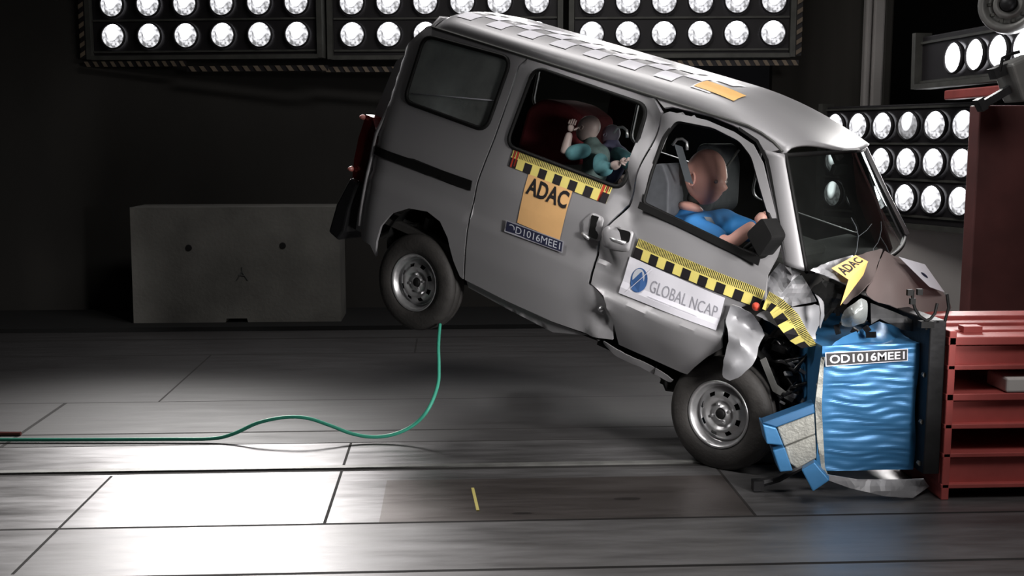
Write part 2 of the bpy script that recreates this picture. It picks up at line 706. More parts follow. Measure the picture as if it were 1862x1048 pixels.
M = dict(
    silver=mat('silver_paint', (.30, .295, .305), .46, .25, .04, 3, coat=.1),
    silver_b=mat('bent_silver_paint', (.30, .30, .315), .45, .3, .05, 5),
    black=mat('black_rubber', (.008, .008, .008), .6, 0, .3, spec=.2),
    tyre=mat('tyre_rubber', (.035, .032, .03), .7, 0, .3, 14, .2, 60),
    blackgloss=mat('black_plastic', (.012, .012, .013), .25, 0, .3),
    rim=mat('steel_rim', (.62, .62, .63), .32, .8, .15, 20),
    interior=mat('dark_interior', (.03, .028, .026), .8, 0, .3),
    trim=mat('door_trim', (.075, .075, .072), .8, 0, .2),
    maroon=mat('maroon_cloth', (.16, .03, .034), .95, 0, .25, 10, spec=.1),
    greyseat=mat('grey_seat', (.075, .08, .09), .75, 0, .2, 20),
    white=mat('white_sticker', (.75, .74, .80), .45, 0, .04),
    orange=mat('orange_sticker', (.80, .47, .20), .55, 0, .1, 6),
    orange2=mat('pale_orange_tape', (.85, .50, .16), .5, 0, .1, 6),
    yellow=mat('yellow_tape', (.82, .70, .20), .5, 0, .08),
    tapeblack=mat('tape_black', (.015, .013, .015), .5),
    tapered=mat('tape_red', (.55, .06, .03), .5),
    darkblue=mat('code_dark', (.02, .022, .05), .5),
    greytext=mat('grey_print', (.32, .32, .36), .6),
    blueprint=mat('emblem_blue', (.05, .12, .30), .4),
    greyprint=mat('emblem_grey', (.55, .57, .62), .4),
    blue=mat('blue_aluminium', (.05, .20, .42), .36, .3, .15, 5, .1, 20),
    bluedark=mat('blue_cladding', (.02, .11, .25), .45, .2, .2, 6),
    honey=mat('honeycomb', (.33, .33, .30), .6, .3, .25, 20, .3, 90),
    red=mat('red_steel', (.50, .10, .09), .5, .1, .3, 4, .1, 20),
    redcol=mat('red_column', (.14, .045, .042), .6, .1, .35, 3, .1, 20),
    darksteel=mat('dark_steel', (.03, .03, .032), .5, .6, .4, 8, .2, 20),
    greysteel=mat('grey_steel', (.22, .22, .21), .5, .4, .3, 8),
    bank=mat('bank_housing', (.012, .010, .012), .6),
    bankrail=mat('bank_rail', (.10, .10, .09), .6, .3, .3),
    hazy=mat('hazard_pale', (.22, .17, .12), .7, 0, .3),
    wallm=mat('back_wall', (.035, .032, .028), .85, 0, .45, .8, stretch=(1, 1, .4)),
    wallg=mat('green_grey_wall', (.065, .06, .052), .8, 0, .3, 1.2, stretch=(3, 3, .2)),
    panelg=mat('grey_panel', (.58, .55, .53), .8, 0, .12, 2),
    ceil=mat('ceiling', (.02, .02, .02), .9),
    concrete=mat('concrete', (.17, .165, .15), .85, 0, .3, 2.5, .3, 30),
    hole=mat('dark_hole', (.004, .004, .004), .9),
    skin=mat('dummy_skin', (.78, .42, .35), .42, 0, .12, 6),
    skin2=mat('dummy_grey_skin', (.48, .38, .35), .45, 0, .15, 8),
    skin3=mat('dummy_lilac_skin', (.34, .31, .38), .5, 0, .2, 8),
    neck=mat('dummy_neck_rubber', (.05, .055, .05), .6, 0, .3, 20),
    shirt=mat('blue_shirt', (.03, .20, .52), .75, 0, .15, 8),
    turq=mat('turquoise_cloth', (.16, .42, .46), .75, 0, .35, 14, .3, 30),
    lilac=mat('lilac_cloth', (.22, .22, .36), .75, 0, .3, 14),
    camo=mat('green_grey_cloth', (.12, .18, .17), .8, 0, .4, 20),
    belt=mat('belt_web', (.20, .22, .24), .7, 0, .2),
    hood=mat('hood_underside', (.21, .165, .158), .5, .1, .15, 3),
    cable=mat('green_cable', (.06, .42, .29), .45, 0, .1),
    redline=mat('red_cord', (.18, .04, .035), .6),
    lens=glass_mat('clear_headlamp', (.80, .82, .84), .12, .2, .9),
    glass=glass_mat('windscreen_glass', (.72, .78, .76), .02, .02, .03),
    sideglass=glass_mat('quarter_glass', (.30, .36, .35), .16, .03, .85),  # strong diffuse layer paints the hall's reflection into the pane
    farglass=glass_mat('far_glass', (.30, .32, .31), .0, .15, ior=1.12),
    tail=mat('tail_lens', (.05, .004, .004), .2, 0, .3, 12, coat=.5),
    tailw=mat('tail_lens_clear', (.35, .12, .10), .3),
)
M['lamp'] = lamp_mat('lit_lamp', 9.0, 1.1)
M['lampdim'] = lamp_mat('dim_lamp', 4.0, .30)
M['lamphot'] = lamp_mat('hot_lamp', 14.0, 6.0)
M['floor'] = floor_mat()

# ------------------------------------------------------------------ setting
fl = MB()
fl.add([(-9, -1, 0), (9, -1, 0), (9, 14, 0), (-9, 14, 0)], [(0, 1, 2, 3)])
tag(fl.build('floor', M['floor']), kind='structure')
WY = 11.25


def plane_wall(name, a, b, z0, z1, m):
    a, b = Vector(a), Vector(b)
    d = (b - a).normalized()
    n = Vector((d.y, -d.x)) * .1
    bm = MB()
    vs = []
    for q in (a, b, b - n, a - n):
        vs.append((q.x, q.y, z0))
    for q in (a, b, b - n, a - n):
        vs.append((q.x, q.y, z1))
    bm.add(vs, [(0, 1, 5, 4), (1, 2, 6, 5), (2, 3, 7, 6), (3, 0, 4, 7), (0, 3, 2, 1), (4, 5, 6, 7)])
    o = bm.build(name, m)
    return tag(o, kind='structure')


plane_wall('wall_back', (-9, WY), (2.15, WY), 0, 7.5, M['wallm'])
plane_wall('wall_left', (-8.9, -1), (-8.9, 14), 0, 7.5, M['wallm'])
xr = on_wall(1400, 100, WY - .02).x
xr2 = on_wall(1548, 100, WY - .02).x
plane_wall('wall_right', (xr, WY - .12), (xr2 + .1, WY - .12), 0, 7.5, M['wallg'])
plane_wall('wall_far', (xr2, 13.6), (9, 13.6), 0, 7.5, M['ceil'])
plane_wall('wall_side', (8.9, 14), (8.9, -1), 0, 7.5, M['ceil'])
cb = MB()
cb.box((0, 6.5, 7.6), (18, 15, .2))
tag(cb.build('ceiling', M['ceil']), kind='structure')
# dark kerb strip at the foot of the back wall
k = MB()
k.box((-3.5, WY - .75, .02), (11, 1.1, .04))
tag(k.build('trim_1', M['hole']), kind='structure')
# vertical conduits at the wall corner
for (pxt, pxb, w) in ((1548, 1571, .06), (1566, 1590, .11), (1585, 1607, .09)):
    mb = MB()
    t = on_wall(pxt, 0, WY - .3)
    b_ = on_wall(pxb, 200, WY - .3)
    c = b_.x
    mb.box((c, WY - .30, 3.4), (w, .1, 6.8))
    o = mb.build('wall_conduit', M['panelg' if w != .09 else 'wallg'])
    bevel(o, .02)
    tag(o, {.06: 'slim pale grey vertical conduit in the wall corner, leftmost of three', .11: 'broad grey vertical duct between two thinner ones in the wall corner',
            .09: 'dark grey vertical conduit beside the black opening at the wall corner'}[w], 'conduit')
# grey wall panel under the right bank
a = P(1590, 500, 9.9)
b_ = P(1772, 500, 9.3)
plane_wall('wall_panel', (a.x, a.y), (b_.x, b_.y), 0, P(1700, 408, 9.6).z, M['panelg'])
a2 = P(1745, 500, 9.15)
b2 = P(1785, 500, 9.0)
mbp = MB()
mbp.box(((a2.x + b2.x) / 2 + .10, 8.5, .62), (.14, .12, 1.24))
tag(mbp.build('steel_post', M['darksteel']), 'narrow dark steel post at the right end of the grey wall panel', 'post')


# ------------------------------------------------------------------ lamp banks
def make_lamp_mesh(m, r=.1125):
    mb = MB()
    n = 28
    # bezel ring
    mb.lathe([(r * 1.0, .02), (r * 1.10, .0), (r * 1.10, -.02), (r * .99, -.025), (r * .98, .0)], n, 'Y', m=0)
    # domed lens bulging towards -Y
    prof = [(r * .985 * math.sin(t), -.004 - .03 * math.cos(t)) for t in [math.pi / 2 * (1 - i / 7) for i in range(7)]]
    base = len(mb.v)
    mb.lathe(prof, n, 'Y', m=1)
    last = len(mb.v) - n
    mb.v.append(Vector((0, -.034, 0)))
    ci = len(mb.v) - 1
    for k_ in range(n):
        mb.f.append((last + k_, last + (k_ + 1) % n, ci))
        mb.m.append(1)
    me = bpy.data.meshes.new('lamp')
    me.from_pydata([tuple(v) for v in mb.v], [], mb.f)
    me.materials.append(M['bank'])
    me.materials.append(m)
    for p, i in zip(me.polygons, mb.m):
        p.material_index = i
        p.use_smooth = True
    return me


LM = {k_: make_lamp_mesh(M[k_]) for k_ in ('lamp', 'lampdim', 'lamphot')}


def stripes(mb, a, b, w, normal, n, m0=0, m1=1):
    """hazard striped bar from a to b; slanted pale patches over a dark strip"""
    a, b = Vector(a), Vector(b)
    d = (b - a)
    side = d.normalized().cross(normal).normalized() * w
    off = normal * .012
    mb.add([a, b, b + side, a + side], [(0, 1, 2, 3)], m0)
    for i in range(n):
        t0, t1 = (i + .15) / n, (i + .6) / n
        s = d / n * .35
        mb.add([a + d * t0 + off, a + d * t1 + off, a + d * t1 + s + side + off, a + d * t0 + s + side + off], [(0, 1, 2, 3)], m1)


def bank(name, label, origin, ex, ez, cols, rows, sc_, sr, margin, mats, tilt_group=None, lamp_scale=1.0):
    """origin = centre of the lower-left lamp; ex along the row, ez up"""
    ex, ez = ex.normalized(), ez.normalized()
    n = ex.cross(ez).normalized()         # towards viewer when ex right, ez up
    rot = Matrix((ex, -n, ez)).transposed().to_4x4()
    root = empty(name, mat=Matrix.Translation(origin) @ rot)
    tag(root, label, 'lights', 'studio lamp banks')
    ml, mr, mt, mb_ = margin
    W0, W1 = -ml, (cols - 1) * sc_ + mr
    H0, H1 = -mb_, (rows - 1) * sr + mt
    h = MB()
    h.box(((W0 + W1) / 2, .07, (H0 + H1) / 2), (W1 - W0, .10, H1 - H0))
    bevel(h.build('housing', M['bank'], root), .01)
    for r_ in range(rows + 1):
        d = MB()
        zc = (r_ - .5) * sr
        d.box(((W0 + W1) / 2, .012, zc), (W1 - W0 - .02, .022, .018))
        d.build('divider_rail', M['bankrail'], root)
    f = MB()
    f.box((W0 - .02, .03, (H0 + H1) / 2), (.05, .14, H1 - H0 + .06))
    f.box((W1 + .02, .03, (H0 + H1) / 2), (.05, .14, H1 - H0 + .06))
    f.box(((W0 + W1) / 2, .03, H0 - .015), (W1 - W0, .14, .04))
    f.build('frame', M['bankrail'], root)
    for r_ in range(rows):
        for c_ in range(cols):
            key = mats(c_, r_)
            if key is None:
                continue
            o = bpy.data.objects.new('lamp', LM[key])
            COL.objects.link(o)
            o.parent = root
            o.location = (c_ * sc_, -.01, r_ * sr)
            o.scale = (lamp_scale,) * 3
    return root, (W0, W1, H0, H1)


BZ = 10.6
mk_ = lambda c, r: 'lamp'
# back wall banks: lower-left lamp pixel, lower-right lamp pixel
for i, (pl, pr, zl, zr, lab, mg) in enumerate((
        ((207, 66), (541, 62), 10.75, 10.55, 'large lamp bank on the back wall, left of the van', (.22, .20, .25, .19)),
        ((641, 63), (976, 62), 10.6, 10.5, 'large lamp bank on the back wall directly behind the van roof', (.19, .20, .25, .20)),
        ((1076, 62), (1405, 64), 10.55, 10.45, 'large lamp bank on the back wall above the van windscreen', (.17, .16, .25, .19)))):
    a, b = P(*pl, zl), P(*pr, zr)
    b.z = a.z
    spc = (b - a).length / 5
    root, (W0, W1, H0, H1) = bank('lamp_bank', lab, a, b - a, Vector((0, 0, 1)), 6, 5, spc, .295, mg, mk_)
    st = MB()
    if i == 0:
        stripes(st, (W0 - .08, -.04, H0 - .05), (W0 + .95, -.04, H0 - .05), .05, Vector((0, -1, 0)), 12)
        stripes(st, (W0 + .95, -.04, H0 - .10), (W1 + .1, -.04, H0 - .10), .05, Vector((0, -1, 0)), 13)
        stripes(st, (W0 - .05, -.04, H1), (W0 - .05, -.04, H0 - .02), .05, Vector((0, -1, 0)), 18)
    elif i == 1:
        stripes(st, (W0 - .1, -.04, H0 - .10), (W1, -.04, H0 - .10), .05, Vector((0, -1, 0)), 24)
    else:
        stripes(st, (W0, -.04, H0 - .06), (W1 + .08, -.04, H0 - .06), .05, Vector((0, -1, 0)), 24)
        stripes(st, (W1 + .10, -.04, H1), (W1 + .10, -.04, H0 - .02), .05, Vector((0, -1, 0)), 18)
    st.build('hazard_strip', [M['bank'], M['hazy']], root)
    # the light these lamps throw
    n = Vector((0, -1, 0))
    if i == 0:
        q = a + (b - a) * .7 + Vector((0, -.25, .9))
        spot(q, (-1.0, 3.6, 0), 520, .35, 36, blend=.9)
    for t in (.2, .8):
        q = a + (b - a) * t + Vector((0, -.25, .6))
        spot(q, (q.x * .55 - .3 - .35 * (i == 0), 4.3, 0.0), (620, 110, 80)[i], .35, 50, blend=.9)

# right bank, turned towards the van
a, b = P(1517, 352, 10.3), P(1749, 353, 9.0)
b.z = a.z
spc = (b - a).length / 5
root, (W0, W1, H0, H1) = bank('lamp_bank', 'lamp bank of three rows standing behind the windscreen beside the red column', a, b - a, Vector((0, 0, 1)), 6, 3, spc,
     .303, (.16, .16, .18, .22), lambda c, r: 'lampdim' if (c == 3 and r == 2) or c < 2 and r < 2 else 'lamp', lamp_scale=1.02)
LEG = MB()
for x_ in (W0 + .05, W1 - .05):
    LEG.box((x_, .09, (H0 - (root.matrix_world.translation.z)) / 2 ), (.06, .06, root.matrix_world.translation.z + H0))
LEG.build('stand_frame', M['darksteel'], root)
for t in (.3, .9):
    q = a + (b - a) * t + Vector((-.3, -.2, .3))
    spot(q, (1.0, 5.9, 0.8), 80, .3, 80)
# upper right bank
a, b = P(1738, 105, 8.3), P(1866, 84, 7.5)
spc = (b - a).length / 3
root, (W0, W1, H0, H1) = bank('lamp_bank', 'single row of white-hot lamps mounted high at the right above the red column', a, b - a, Vector((0, 0, 1)), 5, 1, spc,
     .3, (.5, .14, .20, .17), lambda c, r: 'lamphot', lamp_scale=.98)
arm = MB()
arm.box(((W0 + W1) / 2 + .1, .0, H0 - .10), (1.05, .10, .07))
bevel(arm.build('support_beam', M['red'], root), .01)
spot(a + Vector((-.2, -.3, 0)), (1.4, 5.6, .6), 130, .25, 80)

# round motor / reel at the very top right
rl = empty('cable_reel', P(1836, 8, 7.4))
tag(rl, 'round dark ribbed reel at the top right corner above the lamps', 'reel')
mb = MB()
mb.lathe([(.05, -.02), (.06, -.06), (.09, -.07), (.10, -.03), (.13, -.03), (.14, -.08), (.175, -.09), (.19, -.05), (.19, .06), (.05, .08)], 32, 'Y')
o = mb.build('drum', M['greysteel'], rl, True)
mb = MB()
mb.lathe([(.0, -.10), (.035, -.10), (.05, -.07), (.05, .0)], 20, 'Y')
mb.build('hub', M['darksteel'], rl, True)
mb = MB()
for k_ in range(10):
    t = 2 * math.pi * k_ / 10
    mb.box((.115 * math.cos(t), -.05, .115 * math.sin(t)), (.02, .02, .02))
mb.build('bolt', M['bankrail'], rl)
mb = MB()
mb.box((0, .07, .5), (.08, .06, 1.0))
mb.build('hanger', M['darksteel'], rl)
rl.rotation_euler = (0, 0, R(-35))

# camera box on the red column
cbx = empty('camera_housing', P(1849, 142, 6.4))
cbx.scale = (1.2, 1.2, 1.2)
tag(cbx, 'grey metal camera housing with a clamp, tilted, at the right edge above the red column', 'camera')
rotc = Matrix.Rotation(R(-22), 3, 'Y')
mb = MB()
mb.box((.03, 0, .0), (.16, .2, .19), rotc)
bevel(mb.build('box', M['greysteel'], cbx), .012)
mb = MB()
mb.box((-.09, 0, .03), (.07, .07, .05), rotc)
mb.box((-.10, 0, -.09), (.16, .04, .035), Matrix.Rotation(R(-30), 3, 'Y'))
mb.box((-.17, 0, -.125), (.03, .06, .06), Matrix.Rotation(R(-30), 3, 'Y'))
mb.build('clamp', M['darksteel'], cbx)
mb = MB()
mb.tube([(-.10, -.03, .03), (-.09, -.03, .09), (-.05, -.03, .11), (-.01, -.03, .12)], .008)
mb.build('handle', M['black'], cbx)

# ------------------------------------------------------------------ concrete block at left
c0, c1 = on_wall(243, 572, 10.25), on_wall(617, 572, 10.15)
t0, t1 = on_wall(239, 380, 10.25), on_wall(617, 374, 10.15)
zt = (t0.z + t1.z) / 2
xa, xb = (c0.x + t0.x) / 2, (c1.x + t1.x) / 2
zb = max(.0, c0.z)
blk = empty('concrete_block', ((xa + xb) / 2, 10.4, 0))
tag(blk, 'large pale concrete barrier block with two anchor holes standing against the back wall', 'block')
wv = xb - xa
hx = wv / 2
nx0, nx1 = -hx + wv * .435, -hx + wv * .555
out = [(-hx, 0), (nx0, 0), (nx0 + .02, .075), (nx1 - .02, .075), (nx1, 0), (hx, 0), (hx, zt), (-hx + .01, zt - .0)]
v2, fs = cdt(out, [], .12)
vs = [Vector((v.x, -.2, v.y)) for v in v2]
o = mk('body', vs, fs, M['concrete'], blk)
solid(o, .5, 1 if (vs[fs[0][1]] - vs[fs[0][0]]).cross(vs[fs[0][2]] - vs[fs[0][0]]).y > 0 else -1)
for px_, py_ in ((343, 451), (514, 447)):
    q = on_wall(px_, py_, 10.2)
    mb = MB()
    mb.lathe([(.0, -.207), (.026, -.207), (.030, -.200), (.0, -.199)], 16, 'Y', (q.x - blk.location.x, 0, q.z))
    mb.build('anchor_hole', M['hole'], blk)
q = on_wall(440, 500, 10.2)
mb = MB()
qx = q.x - blk.location.x
for (x0, z0, x1, z1) in ((0, .07, .005, .01), (.0, .03, -.05, -.05), (.005, .02, .05, -.05), (-.03, 0, .03, -.01)):
    mb.tube([(qx + x0, -.201, q.z + z0), (qx + x1, -.201, q.z + z1)], .006, 5)
mb.build('scratch_mark', M['trim'], blk)

# ------------------------------------------------------------------ red steel barrier structure
BX0 = P(1716, 700, 5.25).x
rs = empty('steel_barrier_frame', (BX0 + 1.0, 5.6, 0))
tag(rs, 'red painted stack of steel beams behind the blue crash barrier', 'barrier frame')
ofs = rs.location.copy()
YF = 5.0


def zz(py, Y=YF):
    return on_wall(1790, py, Y).z


def rbox(name, py0, py1, y0, depth, m, x0=BX0, x1=BX0 + 2.2, Y=None):
    mb = MB()
    z0, z1 = zz(py1, Y or y0), zz(py0, Y or y0)
    mb.box(((x0 + x1) / 2 - ofs.x, y0 + depth / 2 - ofs.y, (z0 + z1) / 2), (x1 - x0, depth, z1 - z0))
    return bevel(mb.build(name, m, rs), .004)


for (p0, p1, y0, dp) in ((574, 582, 5.36, .1), (587, 595, 5.26, .1), (600, 608, 5.14, .08), (613, 628, YF, .10), (664, 673, YF, .14), (716, 729, YF, .14), (771, 780, YF, .14), (824, 832, YF, .14), (880, 888, YF, .14)):
    rbox('flange', p0, p1, y0, dp + (.05 if p0 < 620 else .5), M['red'])
for (p0, p1) in ((629, 665), (728, 772), (831, 881)):
    rbox('beam_web', p0, p1, YF + .03, .03, M['red'])
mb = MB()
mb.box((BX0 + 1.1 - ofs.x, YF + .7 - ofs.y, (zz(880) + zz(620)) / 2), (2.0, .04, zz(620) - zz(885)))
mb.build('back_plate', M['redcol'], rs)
mb = MB()
mb.box((BX0 + .02 - ofs.x, YF + .25 - ofs.y, zz(602) / 2 + .0), (.035, .5, zz(602)))
bevel(mb.build('end_plate', M['red'], rs), .004)
mb = MB()
for yy in (YF + .15, YF + .9):
    mb.box((BX0 + 1.1 - ofs.x, yy - ofs.y, zz(886) / 2), (2.1, .1, zz(886)))
mb.build('footing', M['black'], rs)
mb = MB()
q = on_wall(1765, 594, 5.2)
mb.box((q.x - ofs.x - .03, 5.14 - ofs.y, q.z + .0), (.09, .06, .03))
mb.build('wedge', M['red'], rs)
# grey beam lying in the opening
gb = MB()
q0, q1 = on_wall(1808, 690, 5.12), on_wall(1862, 722, 5.12)
gb.box((q0.x + .4, 5.10, zz(716, YF) + .037), (.8, .20, .07))
o = gb.build('grey_beam', M['panelg'])
gb_ = bevel(o, .01)
tag(o, 'short grey steel box beam lying in the opening of the red beam stack', 'beam')
# red column behind
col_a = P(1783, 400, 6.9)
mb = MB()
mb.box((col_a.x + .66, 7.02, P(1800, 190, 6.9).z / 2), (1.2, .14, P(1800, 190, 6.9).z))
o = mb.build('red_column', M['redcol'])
bevel(o, .01)
tag(o, 'tall dark red steel column behind the beam stack at the right edge', 'column')

# ------------------------------------------------------------------ deformable barrier block
X0, X1 = P(1493, 635, 5.27).x, P(1678, 625, 5.27).x
ZT, ZB = P(1590, 631, 5.27).z, P(1590, 868, 5.27).z
YB = 5.12
db = empty('deformable_barrier', ((X0 + X1) / 2, YB + .5, 0))
tag(db, 'blue crushed honeycomb crash barrier block with code plate, mounted on the red frame', 'crash barrier')
do = db.location.copy()
nu, nv, = 40, 90
vs, fs = [], []


def ruffle(u, v):
    s = mnoise.noise(Vector((u * 3.0, v * 9, 1.3)))
    w = math.sin(v * 84 + 2.2 * math.sin(u * 5) + 3 * s)
    w2 = math.sin(v * 131 + 4 * s + u * 4)
    edge = min(1, u * 8, (1 - u) * 8)
    return (.0009 * w + .0007 * w2 + .008 * s) * edge


for j in range(nv + 1):
    for i in range(nu + 1):
        u, v = i / nu, j / nv
        x = X0 + (X1 - X0) * u
        xl = X0 + .012 * math.sin(v * 3) + .01 * (v) - .0
        x = xl + (X1 + .006 * math.sin(v * 9) - xl) * u
        z = ZB + (ZT - ZB) * v + .010 * u * v
        vs.append((x - do.x, YB - do.y - ruffle(u, v), z))
for j in range(nv):
    for i in range(nu):
        a_ = j * (nu + 1) + i
        fs.append((a_, a_ + 1, a_ + nu + 2, a_ + nu + 1))
n0 = len(vs)
front = list(range(n0))
# closing back
for (x, z) in ((X0, ZB), (X1, ZB), (X1, ZT), (X0, ZT)):
    vs.append((x - do.x, YB + 1.0 - do.y, z))
c00, c10, c11, c01 = 0, nu, nv * (nu + 1) + nu, nv * (nu + 1)
B0, B1, B2, B3 = n0, n0 + 1, n0 + 2, n0 + 3
fs.append((B1, B0, B3, B2))
fs.append(tuple([i for i in range(nu, -1, -1)]) + (B0, B1))
fs.append(tuple([nv * (nu + 1) + i for i in range(0, nu + 1)]) + (B2, B3))
fs.append(tuple([j * (nu + 1) for j in range(0, nv + 1)]) + (B3, B0))
fs.append(tuple([j * (nu + 1) + nu for j in range(nv, -1, -1)]) + (B1, B2))
mk('honeycomb_block', vs, fs, M['blue'], db, smooth=False)
# dark mounting plate
mp_ = MB()
mp_.box(((X1 + BX0) / 2 - do.x, .5 - .55 + YB + .5 - do.y, P(1700, 583, 5.2).z / 2 + .06), (BX0 - X1 - .01, 1.1, P(1700, 583, 5.2).z - .12))
bevel(mp_.build('mounting_plate', M['darksteel'], db), .006)
for py_ in (600, 690, 780, 860):
    q = P(1697, py_, 5.17)
    mb = MB()
    mb.lathe([(0, -.02), (.012, -.02), (.012, 0)], 6, 'Y', (q.x - do.x, YB - .05 - do.y, q.z))
    mb.build('bolt', M['greysteel'], db)


def text_mesh(s, bold=0.0):
    cu = bpy.data.curves.new('t', 'FONT')
    cu.body = s
    cu.offset = bold
    cu.resolution_u = 3
    ob = bpy.data.objects.new('t', cu)
    COL.objects.link(ob)
    dg = bpy.context.evaluated_depsgraph_get()
    dg.update()
    me = bpy.data.meshes.new_from_object(ob.evaluated_get(dg))
    vs_ = [v.co.copy() for v in me.vertices]
    fs_ = [tuple(p.vertices) for p in me.polygons]
    bpy.data.objects.remove(ob)
    bpy.data.curves.remove(cu)
    x0 = min(v.x for v in vs_)
    x1 = max(v.x for v in vs_)
    y0 = min(v.y for v in vs_)
    y1 = max(v.y for v in vs_)
    return [((v.x - x0) / (x1 - x0), (v.y - y0) / (y1 - y0)) for v in vs_], fs_


def bil(q, u, v):
    """q = TL, TR, BR, BL ; u right, v up"""
    tl, tr, br, bl = [Vector(p) for p in q]
    return (bl * (1 - u) + br * u) * (1 - v) + (tl * (1 - u) + tr * u) * v


def decal(name, quad, mats, parent, items, nx=8, ny=3, off=.004, surf=None, thick=.0015):
    """sticker on the van side: quad in (x,z); items = list of (kind, data, mat)"""
    if surf is None:
        surf = lambda p, o_: Vector((p.x, -wside(p.x, p.y) - o_, p.y))
    mb = MB()

    def patch(u0, u1, v0, v1, m, o_, n1, n2, sk=0.0):
        base = len(mb.v)
        for j in range(n2 + 1):
            for i in range(n1 + 1):
                u = u0 + (u1 - u0) * i / n1
                v = v0 + (v1 - v0) * j / n2
                mb.v.append(surf(bil(quad, u, v), o_))
        for j in range(n2):
            for i in range(n1):
                a_ = base + j * (n1 + 1) + i
                mb.f.append((a_, a_ + 1, a_ + n1 + 2, a_ + n1 + 1))
                mb.m.append(m)
    patch(0, 1, 0, 1, 0, off, nx, ny)
    subs = []
    for it in items:
        if it[0] == 'rect':
            _, (u0, u1, v0, v1), m = it
            patch(u0, u1, v0, v1, m, off + .0012, 1 if u1 - u0 < .2 else 6, 1)
        elif it[0] == 'text':
            _, s, (u0, u1, v0, v1), mm, nm, bold = it
            tv, tf = text_mesh(s, bold)
            t = MB()
            t.add([surf(bil(quad, u0 + (u1 - u0) * a_, v0 + (v1 - v0) * b_), off + .0016) for a_, b_ in tv], tf)
            subs.append((t, nm, mm))
        elif it[0] == 'poly':
            _, pts, mm, nm, oo = it
            t = MB()
            t.add([surf(bil(quad, a_, b_), off + oo) for a_, b_ in pts], [tuple(range(len(pts)))])
            subs.append((t, nm, mm))
    o_ = mb.build(name, mats, parent)
    for t, nm, mm in subs:
        t.build(nm, mm, o_)
    return o_


# code plate on the block
qz = lambda px_, py_: Vector((P(px_, py_, 5.24).x, P(px_, py_, 5.24).z))
quad = [qz(1503, 643), qz(1657, 637), qz(1658, 660), qz(1505, 669)]
decal('code_plate', quad, [M['white'], M['tapeblack']], db,
      [('rect', (.012, .988, .06, .94), 1), ('text', 'OD1016MEE1', (.05, .96, .18, .82), M['white'], 'lettering', .02)],
      off=0, surf=lambda p, o_: Vector((p.x - do.x, YB - .032 - do.y - o_, p.y)))
# crumpled blue sheet above the block, mounted cladding
o, _ = sheet('top_sheet', [(1497, 640, 0), (1515, 616, 0), (1545, 600, .05), (1575, 590, .1), (1600, 578, .35), (1640, 592, .3), (1680, 606, .1), (1682, 620, .0), (1600, 628, 0)], M['blue'], db,
             base=5.3, noise_a=.012, noise_s=12, local=False, step=8, smooth=True)
for v in o.data.vertices:
    v.co -= do
o, _ = sheet('side_flap', [(1482, 735, 0), (1493, 650, 0), (1499, 650, -.02), (1494, 740, -.01), (1500, 850, -.02), (1506, 870, -.02), (1496, 868, 0), (1486, 800, 0)], M['honey'], db,
             base=5.25, noise_a=.02, noise_s=14, local=False, step=7)
for v in o.data.vertices:
    v.co -= do
o, _ = sheet('backing_sheet', [(1496, 862, 0), (1560, 872, 0), (1680, 872, 0), (1690, 885, .1), (1660, 906, .0), (1610, 903, 0), (1545, 888, 0), (1506, 874, 0)], M['silver_b'], db,
             base=5.27, noise_a=.02, noise_s=10, local=False, step=9)
for v in o.data.vertices:
    v.co -= do


def block_px(name, quad_, z, depth, m, parent=None, off=Vector((0, 0, 0)), bev=.006):
    a_ = [P(x, y, z) - off for x, y in quad_]
    b_ = [P(x, y, z) + Vector((.02, depth, .0)) - off for x, y in quad_]
    n = len(a_)
    o_ = mk(name, a_ + b_, [tuple(range(n)), tuple(range(2 * n - 1, n - 1, -1))] + [(i, i + n, (i + 1) % n + n, (i + 1) % n) for i in range(n)], m, parent)
    bm = bmesh.new()
    bm.from_mesh(o_.data)
    bmesh.ops.recalc_face_normals(bm, faces=bm.faces)
    bm.to_mesh(o_.data)
    bm.free()
    return bevel(o_, bev)


# broken bumper element
cpos = P(1440, 810, 5.25)
be = empty('bumper_element', cpos)
tag(be, 'broken grey honeycomb bumper element with blue edges beside the front tyre', 'barrier fragment')
block_px('honeycomb_core', [(1413, 778), (1481, 752), (1483, 790), (1426, 812)], 5.26, .16, M['honey'], be, cpos)
block_px('honeycomb_core', [(1427, 814), (1483, 791), (1485, 834), (1450, 853), (1436, 843)], 5.25, .16, M['honey'], be, cpos)
block_px('top_cladding', [(1386, 770), (1480, 735), (1482, 752), (1412, 778)], 5.24, .10, M['bluedark'], be, cpos)
block_px('side_cladding', [(1386, 772), (1412, 779), (1425, 811), (1394, 808)], 5.23, .14, M['blue'], be, cpos)
block_px('side_cladding', [(1405, 820), (1427, 814), (1442, 857), (1418, 859)], 5.22, .14, M['blue'], be, cpos)
o = block_px('loose_block', [(1457, 855), (1481, 841), (1509, 874), (1478, 895)], 5.19, .06, M['blue'], None)
tag(o, 'small blue square fragment fallen at the foot of the blue barrier', 'barrier fragment')
# dark debris lever on floor
q = on_floor(1392, 893)
mb = MB()
mb.tube([q + Vector((-.04, 0, .035)), q + Vector((.06, .0, .06)), q + Vector((.13, .02, .09)), q + Vector((.20, .03, .12))], [.022, .02, .02, .018], 8)
mb.box(q + Vector((-.04, 0, .03)), (.05, .05, .05))
tag(mb.build('debris_rod', M['darksteel'], smooth=False), 'dark bent rod lying on the floor beside the front tyre', 'debris')

# ------------------------------------------------------------------ the van
van = empty('van', mat=VMW)
tag(van, 'crashed silver van pitched nose down into the blue crash barrier', 'van')


